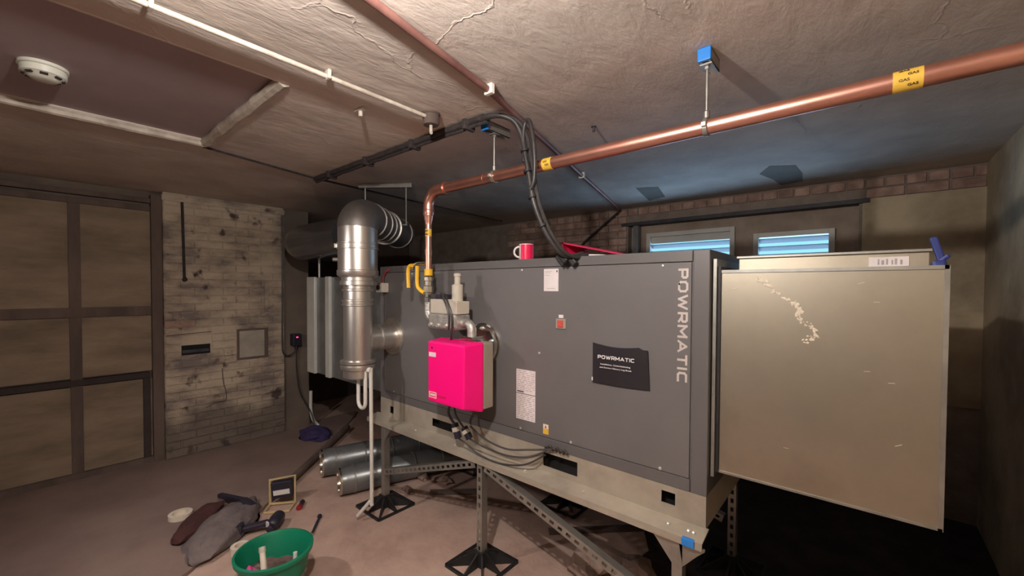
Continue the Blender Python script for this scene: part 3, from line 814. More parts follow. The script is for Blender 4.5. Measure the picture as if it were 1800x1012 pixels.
obj('badge_word', b, 'binder_red', cv)
obj('body', bx((-1.89, 1.585, .945), (-1.552, 1.668, 1.305)), 'burner_beige', Bn, bevel=.008)
obj('blast_tube', cyl(B(), (-1.72, 1.66, 1.24), (-1.72, HY0, 1.24), .075, 24), 'cast_alloy', Bn, True)
fl = obj('mounting_flange', lathe(B(), [(.125, 0), (.125, .012), (.115, .016), (.115, .04), (.085, .044)], (-1.70, HY0 - .003, 1.272), (0, -1, 0), 32), 'chrome', Bn, True)
for k in range(6):
    a = k * PI / 3 + .3
    obj('bolt', lathe(B(), [(.010, 0), (.010, .010), (.005, .012), (.005, .02)], (-1.70 + .100 * math.cos(a), HY0 - .043, 1.272 + .100 * math.sin(a)), (0, -1, 0), 6), 'screw_metal', fl)
for k, (pts, r) in enumerate((([(-1.82, 1.60, .945), (-1.86, 1.61, .88), (-1.86, 1.62, .84), (-1.83, 1.63, .80)], .008), ([(-1.80, 1.60, .945), (-1.80, 1.61, .87), (-1.77, 1.63, .81), (-1.76, 1.64, .79)], .006))):
    obj('lead', tube(B(), spline(pts), r, 8), 'cable_black', Bn, True)
for i, (p, q) in enumerate((((-1.83, 1.63, .805), (-1.80, 1.635, .72)), ((-1.76, 1.64, .795), (-1.715, 1.645, .735)))):
    cn = obj('plug', obox(B(), p, q, .032, .032), 'tool_black', Bn, bevel=.004)
    m_ = Vector(p).lerp(Vector(q), .25)
    obj('plug_band', obox(B(), m_, Vector(p).lerp(Vector(q), .55), .035, .035), 'valve_cream', cn, bevel=.003)
for pts in ([(-1.80, 1.635, .72), (-1.76, 1.66, .69), (-1.66, 1.675, .645), (-1.50, 1.675, .642), (-1.34, 1.68, .68), (-1.235, 1.72, .748)],
            [(-1.715, 1.645, .735), (-1.62, 1.665, .705), (-1.46, 1.67, .70), (-1.32, 1.68, .725), (-1.225, 1.72, .772)],
            [(-1.73, 1.66, .80), (-1.62, 1.67, .75), (-1.46, 1.67, .735), (-1.32, 1.69, .76), (-1.20, 1.73, .782)]):
    obj('burner_cable', tube(B(), spline(pts), .005, 8), 'cable_black', Bn, True)
b = B()
for k in range(6):
    x = -1.235 + k * .022; tube(b, spline([(x - .01, 1.735, .772), (x, 1.725, .79 + .008 * (k % 2)), (x + .014, 1.735, .776)], 4), .006, 6)
obj('cable_ties', b, 'cable_black', Bn, True)

G = thing('gas_valve', 'silver gas valve block with cream actuator above the pink burner', 'valve', (-1.83, 1.6, 1.36))
vy = 1.60
obj('valve_body', bx((-1.965, vy - .06, 1.362), (-1.725, vy + .06, 1.452)), 'cast_alloy', G, bevel=.014)
obj('actuator', bx((-1.955, vy - .05, 1.452), (-1.80, vy + .05, 1.535)), 'valve_cream', G, bevel=.005)
obj('actuator', bx((-1.80, vy - .05, 1.452), (-1.725, vy + .05, 1.525)), 'valve_cream', G, bevel=.005)
obj('coil_cover', bx((-1.94, vy - .03, 1.535), (-1.83, vy + .05, 1.562)), 'tool_black', G, bevel=.006)
rg = obj('regulator', lathe(B(), [(.033, 0), (.033, .09), (.028, .095), (.018, .098), (.018, .140), (.022, .142), (.022, .158), (.015, .161)], (-1.795, vy + .02, 1.525), seg=20), 'valve_cream', G, True)
for k in range(4):
    obj('flange_bolt', cyl(B(), (-1.94 + k * .068, vy - .068, 1.385), (-1.94 + k * .068, vy - .058, 1.385), .012, 6), 'screw_metal', G)
obj('valve_lead', tube(B(), spline([(-1.85, vy - .03, 1.555), (-1.80, vy - .07, 1.56), (-1.74, vy - .09, 1.50), (-1.715, vy - .09, 1.43), (-1.73, vy - .08, 1.36), (-1.76, vy - .06, 1.31)]), .006, 8), 'cable_black', G, True)
obj('valve_lead', tube(B(), spline([(-1.88, vy - .03, 1.555), (-1.82, vy - .08, 1.57), (-1.755, vy - .10, 1.51), (-1.73, vy - .10, 1.44), (-1.745, vy - .09, 1.37)]), .006, 8), 'cable_black', G, True)
obj('outlet_bend', tube(B(), [(-1.73, vy, 1.40), (-1.695, vy, 1.405)] + arc((-1.695, vy, 1.365), (0, 0, 1), (1, 0, 0), .04, PI / 8, PI / 2, 5) + [(-1.655, vy, 1.28)], .026, 16), 'cast_alloy', G, True)
obj('outlet_flange', bx((-1.70, vy - .045, 1.318), (-1.61, vy + .045, 1.335)), 'chrome', G, bevel=.003)

PY, PZ, PX = 1.60, 2.183, -2.035
Cp = thing('copper_gas_pipe', 'large bright copper gas pipe running below the ceiling and down to valve', 'pipe', (-.7, PY, 1.40))
obj('main_run', cyl(B(), (-1.93, PY, PZ), (XR - .005, PY, PZ), .028, 28), 'copper', Cp, True)
obj('elbow', tube(B(), [(-1.88, PY, PZ), (-1.945, PY, PZ)] + arc((-1.945, PY, PZ - .09), (0, 0, 1), (-1, 0, 0), .09, PI / 16, PI / 2, 8) + [(PX, PY, 2.04)], .032, 24), 'copper', Cp, True)
obj('elbow_joint', cyl(B(), (-1.90, PY, PZ), (-1.875, PY, PZ), .035, 24), 'copper', Cp, True)
obj('reducer', lathe(B(), [(.020, 0), (.022, .02), (.026, .03), (.027, .05), (.033, .062), (.034, .085), (.032, .09)], (PX, PY, 1.985), seg=24), 'copper', Cp, True)
obj('down_pipe', cyl(B(), (PX, PY, 1.70), (PX, PY, 2.0), .019, 20), 'copper', Cp, True)
obj('coupling', cyl(B(), (PX, PY, 1.80), (PX, PY, 1.835), .0215, 20), 'copper', Cp, True)
obj('coupling', cyl(B(), (-1.585, PY, PZ), (-1.555, PY, PZ), .0295, 24), 'copper', Cp, True)
obj('union', lathe(B(), [(.022, 0), (.028, .004), (.028, .03), (.023, .034), (.023, .06), (.03, .064), (.03, .10), (.024, .104), (.024, .13), (.029, .134), (.029, .155), (.022, .16)], (PX, PY, 1.51), seg=8), 'chrome', Cp, True)
obj('lower_elbow', tube(B(), [(PX, PY, 1.53)] + arc((PX + .05, PY, 1.46), (-1, 0, 0), (0, 0, -1), .05, 0, PI / 2, 6) + [(-1.955, PY, 1.41)], .026, 18), 'cast_alloy', Cp, True)
def tape(name, x, L_, r, axis='X'):
    p0, p1 = ((x - L_ / 2, PY, PZ), (x + L_ / 2, PY, PZ)) if axis == 'X' else ((PX, PY, x - L_ / 2), (PX, PY, x + L_ / 2))
    return obj(name, cyl(B(), p0, p1, r, 28), 'yellow_tape', Cp, True)
t1 = tape('marker_tape', -1.14, .05, .0288)
t2 = tape('marker_tape', .078, .062, .0288)
t3 = tape('marker_tape', 1.935, .045, .0196, 'Z')
t4 = obj('yellow_collar', cyl(B(), (PX, PY, 1.675), (PX, PY, 1.715), .026, 16), 'yellow_plastic', Cp, True)
def pipe_word(parent, word, x, ang, w, h_):
    n = Vector((0, -math.cos(ang), math.sin(ang))); o = Vector((x - w / 2, PY, PZ)) + n * .0290
    up = Vector((0, math.sin(ang), math.cos(ang)))
    text('printed_word', word, 'tape_ink', parent, o - up * h_ / 2, (1, 0, 0), up, w, h_, .0006, bold=.02)
for i, an in enumerate((.75, .25, -.25, -.75)):
    pipe_word(t2, 'GAS', .070 if i % 2 == 0 else .088, an, .022, .007)
pipe_word(t1, 'GAS', -1.145, .2, .022, .010); pipe_word(t1, 'GAS', -1.135, -.35, .022, .010)
for k in (-1, 1):
    obj('tape_mark', bx((PX - .012, PY - .0202, 1.935 + k * .010 - .003), (PX + .012, PY - .012, 1.935 + k * .010 + .003)), 'tape_ink', t3)
# test valve with yellow lever on the left of the down pipe
ts = obj('side_stub', tube(B(), [(PX, PY, 1.752), (PX - .10, PY, 1.752), (PX - .15, PY, 1.745), (PX - .165, PY, 1.72)], .013, 12), 'chrome', Cp, True)
obj('lever_handle', tube(B(), spline([(PX - .175, PY - .02, 1.60), (PX - .18, PY - .02, 1.70), (PX - .165, PY - .02, 1.735), (PX - .14, PY - .02, 1.74)], 5), .012, 8), 'yellow_plastic', ts, True)
obj('lever_handle', tube(B(), spline([(PX - .085, PY - .02, 1.735), (PX - .085, PY - .02, 1.62), (PX - .06, PY - .015, 1.585), (PX - .03, PY - .01, 1.57)], 5), .012, 8), 'yellow_plastic', ts, True)
obj('gauge_plate', bx((PX - .17, PY + .05, 1.575), (PX - .05, PY + .06, 1.70)), 'galvanised_dark', Cp, bevel=.003)

def hanger(x, y0, y1, yrod, label):
    t = thing('pipe_hanger', label, 'hanger', (x, PY, PZ), 'strut hangers of the copper pipe')
    b = B(); zt, zb, w = ZC - .001, ZC - .045, .0205
    box(b, (x - w, y0, zt - .003), (x + w, y1, zt)); box(b, (x - w, y0, zb), (x - w + .003, y1, zt)); box(b, (x + w - .003, y0, zb), (x + w, y1, zt))
    box(b, (x - w, y0, zb), (x - w + .010, y1, zb + .003)); box(b, (x + w - .010, y0, zb), (x + w, y1, zb + .003))
    obj('strut', b, 'galvanised', t)
    obj('end_cap', bx((x - w - .002, y0 - .008, zb - .002), (x + w + .002, y0 + .006, zt)), 'blue_plastic', t, bevel=.003)
    obj('square_washer', bx((x - .02, yrod - .02, zb - .007), (x + .02, yrod + .02, zb - .001)), 'galvanised', t)
    obj('nut', lathe(B(), [(.011, 0), (.011, .010)], (x, yrod, zb - .018), seg=6), 'galvanised', t)
    obj('rod', cyl(B(), (x, yrod, zb + .01), (x, yrod, PZ + .03), .0055, 10), 'galvanised', t, True)
    obj('boss', lathe(B(), [(.007, 0), (.011, .004), (.011, .026), (.007, .03)], (x, yrod, PZ + .028), seg=10), 'galvanised', t, True)
    obj('ring_clip', lathe(B(), [(.0295, 0), (.033, .002), (.033, .016), (.0295, .018)], (x - .009, PY, PZ), (1, 0, 0), 24), 'galvanised', t, True)
    obj('clip_ear', bx((x - .008, PY - .042, PZ - .008), (x + .008, PY - .031, PZ + .008)), 'screw_metal', t, bevel=.002)
    return t
hanger(-.447, 1.565, 1.68, PY, 'strut hanger with blue cap on the bright middle of copper pipe')
hanger(-1.49, 1.53, 1.70, PY, 'small strut hanger with blue cap beside the hanging black cables')

# ------------------------------------------------------------------ things on the heater
mg = thing('mug', 'white mug with a pink band standing on the heater', 'mug', (-1.49, 1.86, HZ1))
mx_, my_, r_ = -1.48, 1.86, .041
obj('cup', lathe(B(), [(.036, 0), (r_, .006), (r_, .094), (r_ - .004, .095), (r_ - .005, .02)], (mx_, my_, HZ1), seg=28), 'mug_white', mg, True)
b = B(); pr = []
for i in range(15):
    a = -1.72 + i * (2.6 / 14)
    pr.append(a)
for z_ in (HZ1 + .004, HZ1 + .090):
    for a in pr: b.verts.new((mx_ + (r_ + .0008) * math.cos(a), my_ + (r_ + .0008) * math.sin(a), z_))
b.verts.ensure_lookup_table(); n_ = len(pr)
for i in range(n_ - 1): b.faces.new((b.verts[i], b.verts[i + 1], b.verts[n_ + i + 1], b.verts[n_ + i]))
obj('pink_print', b, 'mug_pink', mg, True)
hd = Vector((-.80, -.6, 0)).normalized(); hc_ = Vector((mx_, my_, HZ1 + .05)) + hd * (r_ - .002)
obj('handle', tube(B(), arc(hc_, (0, 0, 1), hd, .03, 0, PI, 10), .006, 10), 'mug_white', mg, True)

bsh = .03
bd = thing('ring_binder', 'dark red ring binder with papers lying open on heater', 'binder', (-1.08, 1.98, HZ1))
obj('cover', prism(B(), [(-1.30 + bsh, HZ1 + .088), (-1.295 + bsh, HZ1 + .096), (-.90 + bsh, HZ1 + .006), (-.905 + bsh, HZ1)], 1.90, 2.16, 'Y'), 'binder_red', bd)
obj('spine', prism(B(), [(-1.30 + bsh, HZ1 + .090), (-1.293 + bsh, HZ1 + .094), (-1.262 + bsh, HZ1 + .004), (-1.268 + bsh, HZ1)], 1.90, 2.16, 'Y'), 'mug_pink', bd)
obj('cover', bx((-1.268 + bsh, 1.90, HZ1), (-.98 + bsh, 2.16, HZ1 + .004)), 'binder_red', bd)
obj('papers', prism(B(), [(-1.235 + bsh, HZ1 + .005), (-1.20 + bsh, HZ1 + .028), (-1.05 + bsh, HZ1 + .017), (-.99 + bsh, HZ1 + .006)], 1.91, 2.15, 'Y'), 'paper_white', bd)

bk = thing('log_book', 'black log book with white title taped on the heater front', 'booklet', (-.84, 1.73, 1.15))
b = B(); nx, nz_ = 14, 10; g = []
def bkp(u, v):
    top = 1.346 + .010 * u * 0 - .012 * math.sin(PI * min(1, u / .93)) * (1 if True else 0)
    bot = 1.157 + (.004 * u)
    x = -.979 + .268 * u + (.010 * u * (1 - v))
    z_ = bot + (top - bot) * v
    if u > .92 and v > .92: z_ -= .012
    y_ = HY0 - .010 - .010 * math.sin(PI * u) * (.5 + .5 * v) - .006 * u * v
    return x, y_, z_
for lay in (0, 1):
    for j in range(nz_ + 1):
        for i in range(nx + 1):
            x, y_, z_ = bkp(i / nx, j / nz_); g.append(b.verts.new((x, y_ + .004 * lay, z_)))
st_ = (nx + 1) * (nz_ + 1)
for j in range(nz_):
    for i in range(nx):
        k = j * (nx + 1) + i
        b.faces.new((g[k], g[k + 1], g[k + nx + 2], g[k + nx + 1]))
        b.faces.new((g[st_ + k], g[st_ + k + nx + 1], g[st_ + k + nx + 2], g[st_ + k + 1]))
rim = [i for i in range(nx + 1)] + [j * (nx + 1) + nx for j in range(1, nz_ + 1)] + [nz_ * (nx + 1) + i for i in range(nx - 1, -1, -1)] + [j * (nx + 1) for j in range(nz_ - 1, 0, -1)]
for a, c in zip(rim, rim[1:] + rim[:1]): b.faces.new((g[a], g[st_ + a], g[st_ + c], g[c]))
bc = obj('cover', b, 'booklet_black', bk, True, angle=60)
ty = HY0 - .0245
block_word('title', 'POWRMATIC', 'letter_white', bc, (-.944, ty, 1.276), (1, 0, .0), (0, 0, 1), .178, .017, th=.26, gap=.25)
text('subtitle', 'Installation, Commissioning', 'letter_white', bc, (-.930, ty, 1.247), (1, 0, .0), (0, 0, 1), .146, .0088, .0005, bold=.01)
text('subtitle', 'and Service History Log Book', 'letter_white', bc, (-.934, ty, 1.232), (1, 0, .0), (0, 0, 1), .156, .0088, .0005, bold=.01)
obj('page_edge', bx((-.983, HY0 - .012, 1.166), (-.977, HY0 - .006, 1.182)), 'paper_white', bk)

# black cables hung from the ceiling to the heater
Cb = thing('cable_bundle', 'black cable bundle looping from the ceiling down onto heater', 'cable', (-1.2, 1.6, 1.72))
cy = 1.545
main = [(-1.62, 1.462, 2.432), (-1.46, 1.46, 2.432), (-1.36, 1.48, 2.428), (-1.295, 1.52, 2.40), (-1.262, cy, 2.33), (-1.235, cy, 2.22), (-1.213, cy, 2.12), (-1.185, cy, 2.0), (-1.150, cy + .03, 1.88), (-1.11, 1.62, 1.79), (-1.09, 1.70, 1.755), (-1.07, 1.79, 1.772)]
obj('cable', tube(B(), spline(main), .0125, 10), 'cable_black', Cb, True)
obj('cable', tube(B(), spline([(p[0] + .022, p[1] + .012, p[2] - .004) for p in main]), .009, 8), 'cable_black', Cb, True)
loop = [(-1.245, cy, 2.20), (-1.250, cy, 2.33), (-1.235, cy, 2.385), (-1.205, cy - .01, 2.375), (-1.180, cy - .015, 2.29), (-1.170, cy - .015, 2.19), (-1.178, cy - .01, 2.10), (-1.20, cy - .01, 2.06)]
obj('loop', tube(B(), spline(loop), .010, 10), 'cable_black', Cb, True)
for p, q in (((-1.24, cy, 2.255), (-1.238, cy, 2.245)), ((-1.222, cy, 2.155), (-1.219, cy, 2.145)), ((-1.194, cy, 2.03), (-1.191, cy, 2.02)), ((-1.156, cy + .025, 1.90), (-1.152, cy + .028, 1.89))):
    obj('tie', cyl(B(), p, q, .022, 12), 'black_rubber', Cb, True)
for i, (x, y_, z_) in enumerate(((-1.12, 1.69, 1.74), (-1.085, 1.715, 1.728), (-1.15, 1.72, 1.728))):
    obj('gland', obox(B(), (x - .02, y_, z_ + .035), (x + .02, y_ + .005, z_ - .012), .028, .028), 'black_rubber', Cb, bevel=.005)

# ------------------------------------------------------------------ things on the ceiling
L1 = thing('ceiling_cable_run', 'thick dark lagged cables clipped across the ceiling', 'cable', (-2.4, 1.46, 2.41))
for k, (dy, dz, r) in enumerate(((0, -.016, .016), (.030, -.014, .014), (.014, -.034, .011))):
    pts = [(-3.25 + i * .065, 1.462 + dy + .006 * noise.noise(Vector((i * .9, k, 0))), ZC + dz + .003 * noise.noise(Vector((i * .7, k, 5)))) for i in range(29)]
    obj('cable', tube(B(), pts, r, 8), 'lagging', L1, True)
for x in (-3.0, -2.5, -2.0, -1.55):
    obj('clip', bx((x - .012, 1.436, ZC - .050), (x + .012, 1.51, ZC - .0005)), 'lagging', L1, bevel=.004)
L2 = tag(obj('ceiling_wire', tube(B(), [(-3.06, .71, ZC - .004), (-3.26, 1.46, ZC - .006), (-3.36, 2.4, ZC - .006), (-3.50, 3.9, ZC - .006)], .008, 8), 'lagging', smooth=True), 'thin dark wire running along the ceiling above left duct', 'cable')
cpp = thing('ceiling_pipe', 'slim old copper pipe clipped to ceiling in front of bundle', 'pipe', (-1.2, 1.5, 2.41))
pz = ZC - .022
obj('run', tube(B(), [(-.90, -.6, pz), (-1.106, .695, pz), (-1.215, 1.268, pz), (-1.585, 2.612, pz), (-1.93, 3.90, pz), (-2.02, YB - .03, pz - .01)], .014, 12), 'copper_old', cpp, True)
obj('wall_drop', tube(B(), [(-2.02, YB - .03, pz - .01), (-2.43, YB - .03, 2.13), (-2.75, YB - .03, 1.82)], .013, 10), 'lagging', cpp, True)
for x, y_ in ((-1.21, 1.268), (-1.60, 2.66)):
    obj('clip', bx((x - .022, y_ - .010, pz - .020), (x + .022, y_ + .010, ZC - .0005)), 'white_plastic', cpp, bevel=.003)
cn = thing('conduit', 'cream painted steel conduit on the ceiling ending at round box', 'conduit', (-1.625, .5, 2.41))
obj('tube', cyl(B(), (-1.60, -.7, ZC - .026), (-1.622, 1.255, ZC - .026), .009, 12), 'white_paint_metal', cn, True)
for y_ in (.25, .78):
    obj('saddle', bx((-1.630, y_ - .007, ZC - .037), (-1.598, y_ + .007, ZC - .0005)), 'white_paint_metal', cn, bevel=.004)
jb = obj('junction_box', lathe(B(), [(.036, 0), (.040, .006), (.040, .048), (.044, .05), (.044, .058)], (-1.628, 1.295, ZC - .058), seg=20), 'old_timber', cn, True)
obj('hook', tube(B(), [(-1.628, 1.295, ZC - .055), (-1.628, 1.295, ZC - .085), (-1.620, 1.290, ZC - .098)], .008, 8), 'white_paint_metal', jb, True)
cl = thing('ceiling_bracket', 'small white bracket with stud on the ceiling beside conduit', 'bracket', (-1.85, 1.06, ZC - .03))
obj('plate', bx((-1.885, 1.035, ZC - .008), (-1.815, 1.065, ZC - .0005)), 'white_paint_metal', cl, bevel=.002)
obj('stud', cyl(B(), (-1.85, 1.05, ZC - .035), (-1.85, 1.05, ZC - .005), .010, 10), 'white_paint_metal', cl, True)
hk = tag(obj('ceiling_screw', lathe(B(), [(.004, -.03), (.007, -.026), (.007, -.006), (.014, -.004), (.014, -.0005)], (-1.10, 1.945, ZC), seg=10), 'dark_steel', smooth=True), 'small bent screw in the ceiling above copper pipe', 'screw')
sdk = thing('smoke_detector', 'round off-white smoke detector on the sunken ceiling board', 'detector', (-2.53, .06, 2.44))
obj('base', lathe(B(), [(.072, .012), (.072, .0), (.050, -.0)], (-2.53, .06, ZC + .020), seg=32), 'detector_plastic', sdk, True)
obj('head', lathe(B(), [(.018, 0), (.040, .003), (.050, .012), (.066, .018), (.068, .040), (.062, .046)], (-2.53, .06, ZC - .024), seg=32), 'detector_plastic', sdk, True)
for k in range(8):
    a = k * PI / 4
    obj('vent', obox(B(), (-2.53 + .05 * math.cos(a), .06 + .05 * math.sin(a), ZC - .012), (-2.53 + .058 * math.cos(a), .06 + .058 * math.sin(a), ZC - .008), .022, .010), 'ink_dark', sdk)

# ------------------------------------------------------------------ things on the chimney breast
so = thing('wall_socket', 'black wall plug unit with a tiny red light', 'socket', (XB + .02, 1.945, .955))
obj('box', bx((XB - .05, 1.895, .955), (XB + .05, 1.985, 1.085)), 'tool_black', so, bevel=.006)
obj('led', bx((XB + .049, 1.925, 1.045), (XB + .053, 1.945, 1.058)), 'red_led', so)
obj('gland', cyl(B(), (XB + .01, 1.94, .915), (XB + .01, 1.94, .958), .018, 10), 'tool_black', so, True)
wcb = tag(obj('wall_cable', tube(B(), spline([(XB + .012, 1.80, 2.37), (XB + .012, 1.80, 1.6), (XB + .012, 1.795, 1.0), (XB + .014, 1.81, .88), (XB + .016, 1.86, .855), (XB + .016, 1.92, .89), (XB + .012, 1.94, .915)]), .008, 8), 'cable_black', smooth=True), 'thin black cable down the breast corner looping to plug unit', 'cable')
wc2 = tag(obj('wall_cable', tube(B(), spline([(XB + .01, 1.945, .912), (XB - .01, 1.95, .70), (XB - .01, 1.98, .45), (XB - .01, 2.04, .30), (XB + .02, 2.09, .18), (XB + .10, 2.10, .04)]), .008, 8), 'cable_black', smooth=True), 'thin cable dropping from the plug unit to floor', 'cable')
ww = tag(obj('drain_stub', tube(B(), spline([(XB - .0, 2.10, .42), (XB + .0, 2.10, .20), (XB + .02, 2.12, .08), (XB + .06, 2.16, .02)]), .018, 10), 'white_plastic', smooth=True), 'short white waste pipe at the foot of left wall', 'pipe')
vp = thing('wall_pipe_stub', 'short dark pipe hanging down the limewashed chimney breast', 'pipe', (XB + .015, .95, 1.66))
obj('pipe', tube(B(), [(XB + .014, .945, 2.375), (XB + .014, .955, 1.68)], .011, 10), 'lagging', vp, True)
obj('end', blob(B(), (XB + .014, .957, 1.668), .016, .02, .022, 2, .3, 3), 'lagging', vp, True)
tag(obj('wall_strip', bx((XB - .002, 1.625, 1.34), (XB + .012, 1.665, 1.66)), 'limewash_joint', bevel=.003), 'pale upright batten on the chimney breast above hatch', 'batten')

# ------------------------------------------------------------------ on the floor, left
ZF = .022
def floor_run(name, p, q, r, mat, label, cat):
    n = 24; p, q = Vector(p), Vector(q)
    return tag(obj(name, tube(B(), [p.lerp(q, i / n) + Vector((0, 0, .003 * noise.noise(Vector((i * .6, 2, 1))))) for i in range(n + 1)], r, 10), mat, smooth=True), label, cat)
floor_run('floor_pipe', (-4.35, 2.30, .055), (-3.36, 1.22, .048), .030, 'old_timber', 'old dark pipe lying along the floor screed edge', 'pipe')

bg_ = thing('tool_bag', 'slumped grey cloth tool bag with dark red lining', 'bag', (-3.18, .78, ZF))
b = B(); m = bmesh.ops.create_icosphere(b, subdivisions=4, radius=1)
ax = Vector((.52, -.46, 0)).normalized(); ay = Vector((.46, .52, 0)).normalized()
for v in m['verts']:
    c = v.co.copy(); k = 1 + .18 * noise.noise(c * 2.2) + .07 * noise.noise(c * 6)
    p = ax * (c.x * .36 * k) + ay * (c.y * .15 * k)
    z_ = max(-.02, c.z) * .10 * k
    v.co = Vector((-3.16, .83, ZF - .005 + max(0, z_))) + p
obj('sack', b, 'cloth_grey', bg_, True)
b = B(); m = bmesh.ops.create_icosphere(b, subdivisions=3, radius=1)
for v in m['verts']:
    c = v.co.copy(); k = 1 + .2 * noise.noise(c * 2.5 + Vector((4, 0, 0)))
    v.co = Vector((-3.33, .73, ZF + .03 + max(-.03, c.z * .055 * k))) + ax * (c.x * .24 * k) + ay * (c.y * .085 * k)
obj('lining', b, 'liner_red', bg_, True)
tr = thing('tape_roll', 'pale roll of tape lying beside the red bag lining', 'tape', (-3.56, .68, ZF))
obj('roll', lathe(B(), [(.045, 0), (.068, 0), (.068, .03), (.045, .03), (.045, .002)], (-3.55, .67, ZF), seg=28), 'foam_cream', tr, True)
ml = thing('club_hammer', 'black bar tool resting on the far end of grey bag', 'tool', (-3.38, .96, ZF))
obj('bar', obox(B(), (-3.56, .90, ZF + .06), (-3.30, .985, ZF + .075), .035, .03), 'tool_black', ml, bevel=.005)
obj('grip', obox(B(), (-3.32, .975, ZF + .07), (-3.22, 1.01, ZF + .045), .055, .045), 'tool_black', ml, bevel=.008)

# floodlight: lamp head in a tube frame
fl_ = thing('site_floodlight', 'small site floodlight in a pale tube frame on floor', 'lamp', (-3.22, 1.20, 0))
c = Vector((-3.24, 1.21, 0)); e1 = Vector((.62, .78, 0)).normalized(); e2 = Vector((.78, -.62, 0)).normalized()
fp = [c - e1 * .085 + Vector((0, 0, .012)), c - e1 * .085 + Vector((0, 0, .19)), c + e1 * .085 + Vector((0, 0, .21)), c + e1 * .085 + Vector((0, 0, .012)), c - e1 * .085 + Vector((0, 0, .012))]
obj('frame', tube(B(), fp, .010, 8), 'tool_yellow', fl_, True)
obj('foot', tube(B(), [c - e1 * .085 + Vector((0, 0, .010)), c - e1 * .08 + e2 * .12 + Vector((0, 0, .010)), c + e1 * .08 + e2 * .12 + Vector((0, 0, .010)), c + e1 * .085 + Vector((0, 0, .010))], .009, 8), 'tool_yellow', fl_, True)
hb = obj('lamp_head', obox(B(), c - e1 * .07 + Vector((0, 0, .115)), c + e1 * .07 + Vector((0, 0, .125)), .05, .12), 'tool_black', fl_, bevel=.006)
obj('lens', obox(B(), c - e1 * .055 + e2 * .026 + Vector((0, 0, .10)), c + e1 * .055 + e2 * .026 + Vector((0, 0, .11)), .004, .035), 'white_plastic', hb)
rd_ = thing('red_coupling', 'small dark fitting with red end beside the floodlight', 'fitting', (-3.10, 1.27, 0))
obj('body', cyl(B(), (-3.14, 1.31, .018), (-3.09, 1.27, .018), .016, 12), 'tool_black', rd_, True)
obj('red_end', cyl(B(), (-3.09, 1.27, .018), (-3.065, 1.25, .018), .018, 12), 'tool_red', rd_, True)

dr = thing('cordless_drill', 'black cordless drill lying beside the green bucket', 'drill', (-3.0, .95, 0))
p0 = Vector((-3.03, .86, .045)); p1 = Vector((-2.96, 1.02, .055))
obj('grip', obox(B(), p0, p1, .045, .036), 'tool_black', dr, bevel=.010)
obj('motor_housing', lathe(B(), [(.02, -.075), (.038, -.07), (.042, -.02), (.040, .03), (.028, .055), (.020, .06), (.020, .095), (.012, .10)], (-2.94, 1.05, .055), (.75, -.62, 0), 20), 'tool_black', dr, True)
obj('battery', obox(B(), p0 - Vector((.03, .05, .0)), p0 + Vector((.012, .028, 0)), .075, .07), 'tool_black', dr, bevel=.008)
obj('label', bx((-2.915, .985, .06), (-2.885, .995, .09)), 'paper_white', dr)
rl = thing('pipe_offcut', 'pale round pipe offcut touching the green bucket', 'fitting', (-2.86, .83, 0))
obj('ring', lathe(B(), [(.028, 0), (.05, 0), (.05, .045), (.028, .045), (.028, .004)], (-2.845, .82, ZF * 0), seg=22), 'foam_cream', rl, True)
bo = thing('anchor_bolt', 'single dark bolt with shiny tip on bare floor', 'bolt', (-2.77, 1.24, 0))
obj('shank', cyl(B(), (-2.70, 1.185, .010), (-2.85, 1.30, .010), .009, 10), 'tool_black', bo, True)
obj('tip', cyl(B(), (-2.70, 1.185, .011), (-2.685, 1.173, .011), .011, 10), 'chrome', bo, True)
obj('head', lathe(B(), [(.016, 0), (.016, .012)], (-2.85, 1.30, .014), (-.79, .61, 0), 6), 'tool_black', bo)

bu = thing('bucket', 'green plastic bucket holding offcuts in the foreground', 'bucket', (-2.31, .82, 0))
bxy = (-2.31, .82)
obj('tub', lathe(B(), [(.118, 0), (.128, .004), (.170, .225), (.182, .228), (.184, .246), (.172, .250), (.164, .235), (.122, .016)], (bxy[0], bxy[1], 0), seg=48), 'green_plastic', bu, True)
b = B(); blob(b, (bxy[0], bxy[1], .115), .138, .138, .028, 4, .5, 5)
fs = tag(obj('debris', b, 'debris_brown', smooth=True), 'mixed brown debris filling the green bucket', 'debris'); fs['kind'] = 'stuff'
def stick(name, p, q, r, mat, label, cat):
    return tag(obj(name, cyl(B(), p, q, r, 14), mat, smooth=True), label, cat)
of = thing('plastic_pipe_offcut', 'cream pipe offcut leaning in the green bucket', 'offcut', (bxy[0] - .03, bxy[1] - .06, .10))
obj('pipe', tube(B(), [(-2.27, .76, .13), (-2.345, .775, .255)], .014, 14), 'foam_cream', of, True)
obj('collar', cyl(B(), (-2.335, .773, .238), (-2.348, .776, .260), .0165, 14), 'valve_cream', of, True)
stick('white_tube', (-2.255, .90, .11), (-2.265, .905, .205), .010, 'mug_white', 'bright white tube standing upright in the green bucket', 'tube')
tag(obj('pink_rag', blob(B(), (-2.33, .715, .155), .035, .03, .03, 3, .7, 9), 'pink_cloth', smooth=True), 'crumpled pink rag inside the green bucket', 'rag')
pk = thing('pipe_elbow_offcut', 'pale elbow fitting among debris in green bucket', 'fitting', (-2.25, .80, .11))
obj('elbow', tube(B(), arc((-2.24, .82, .135), (1, 0, 0), (0, .5, .86), .03, .3, 2.6, 8), .013, 10), 'foam_cream', pk, True)
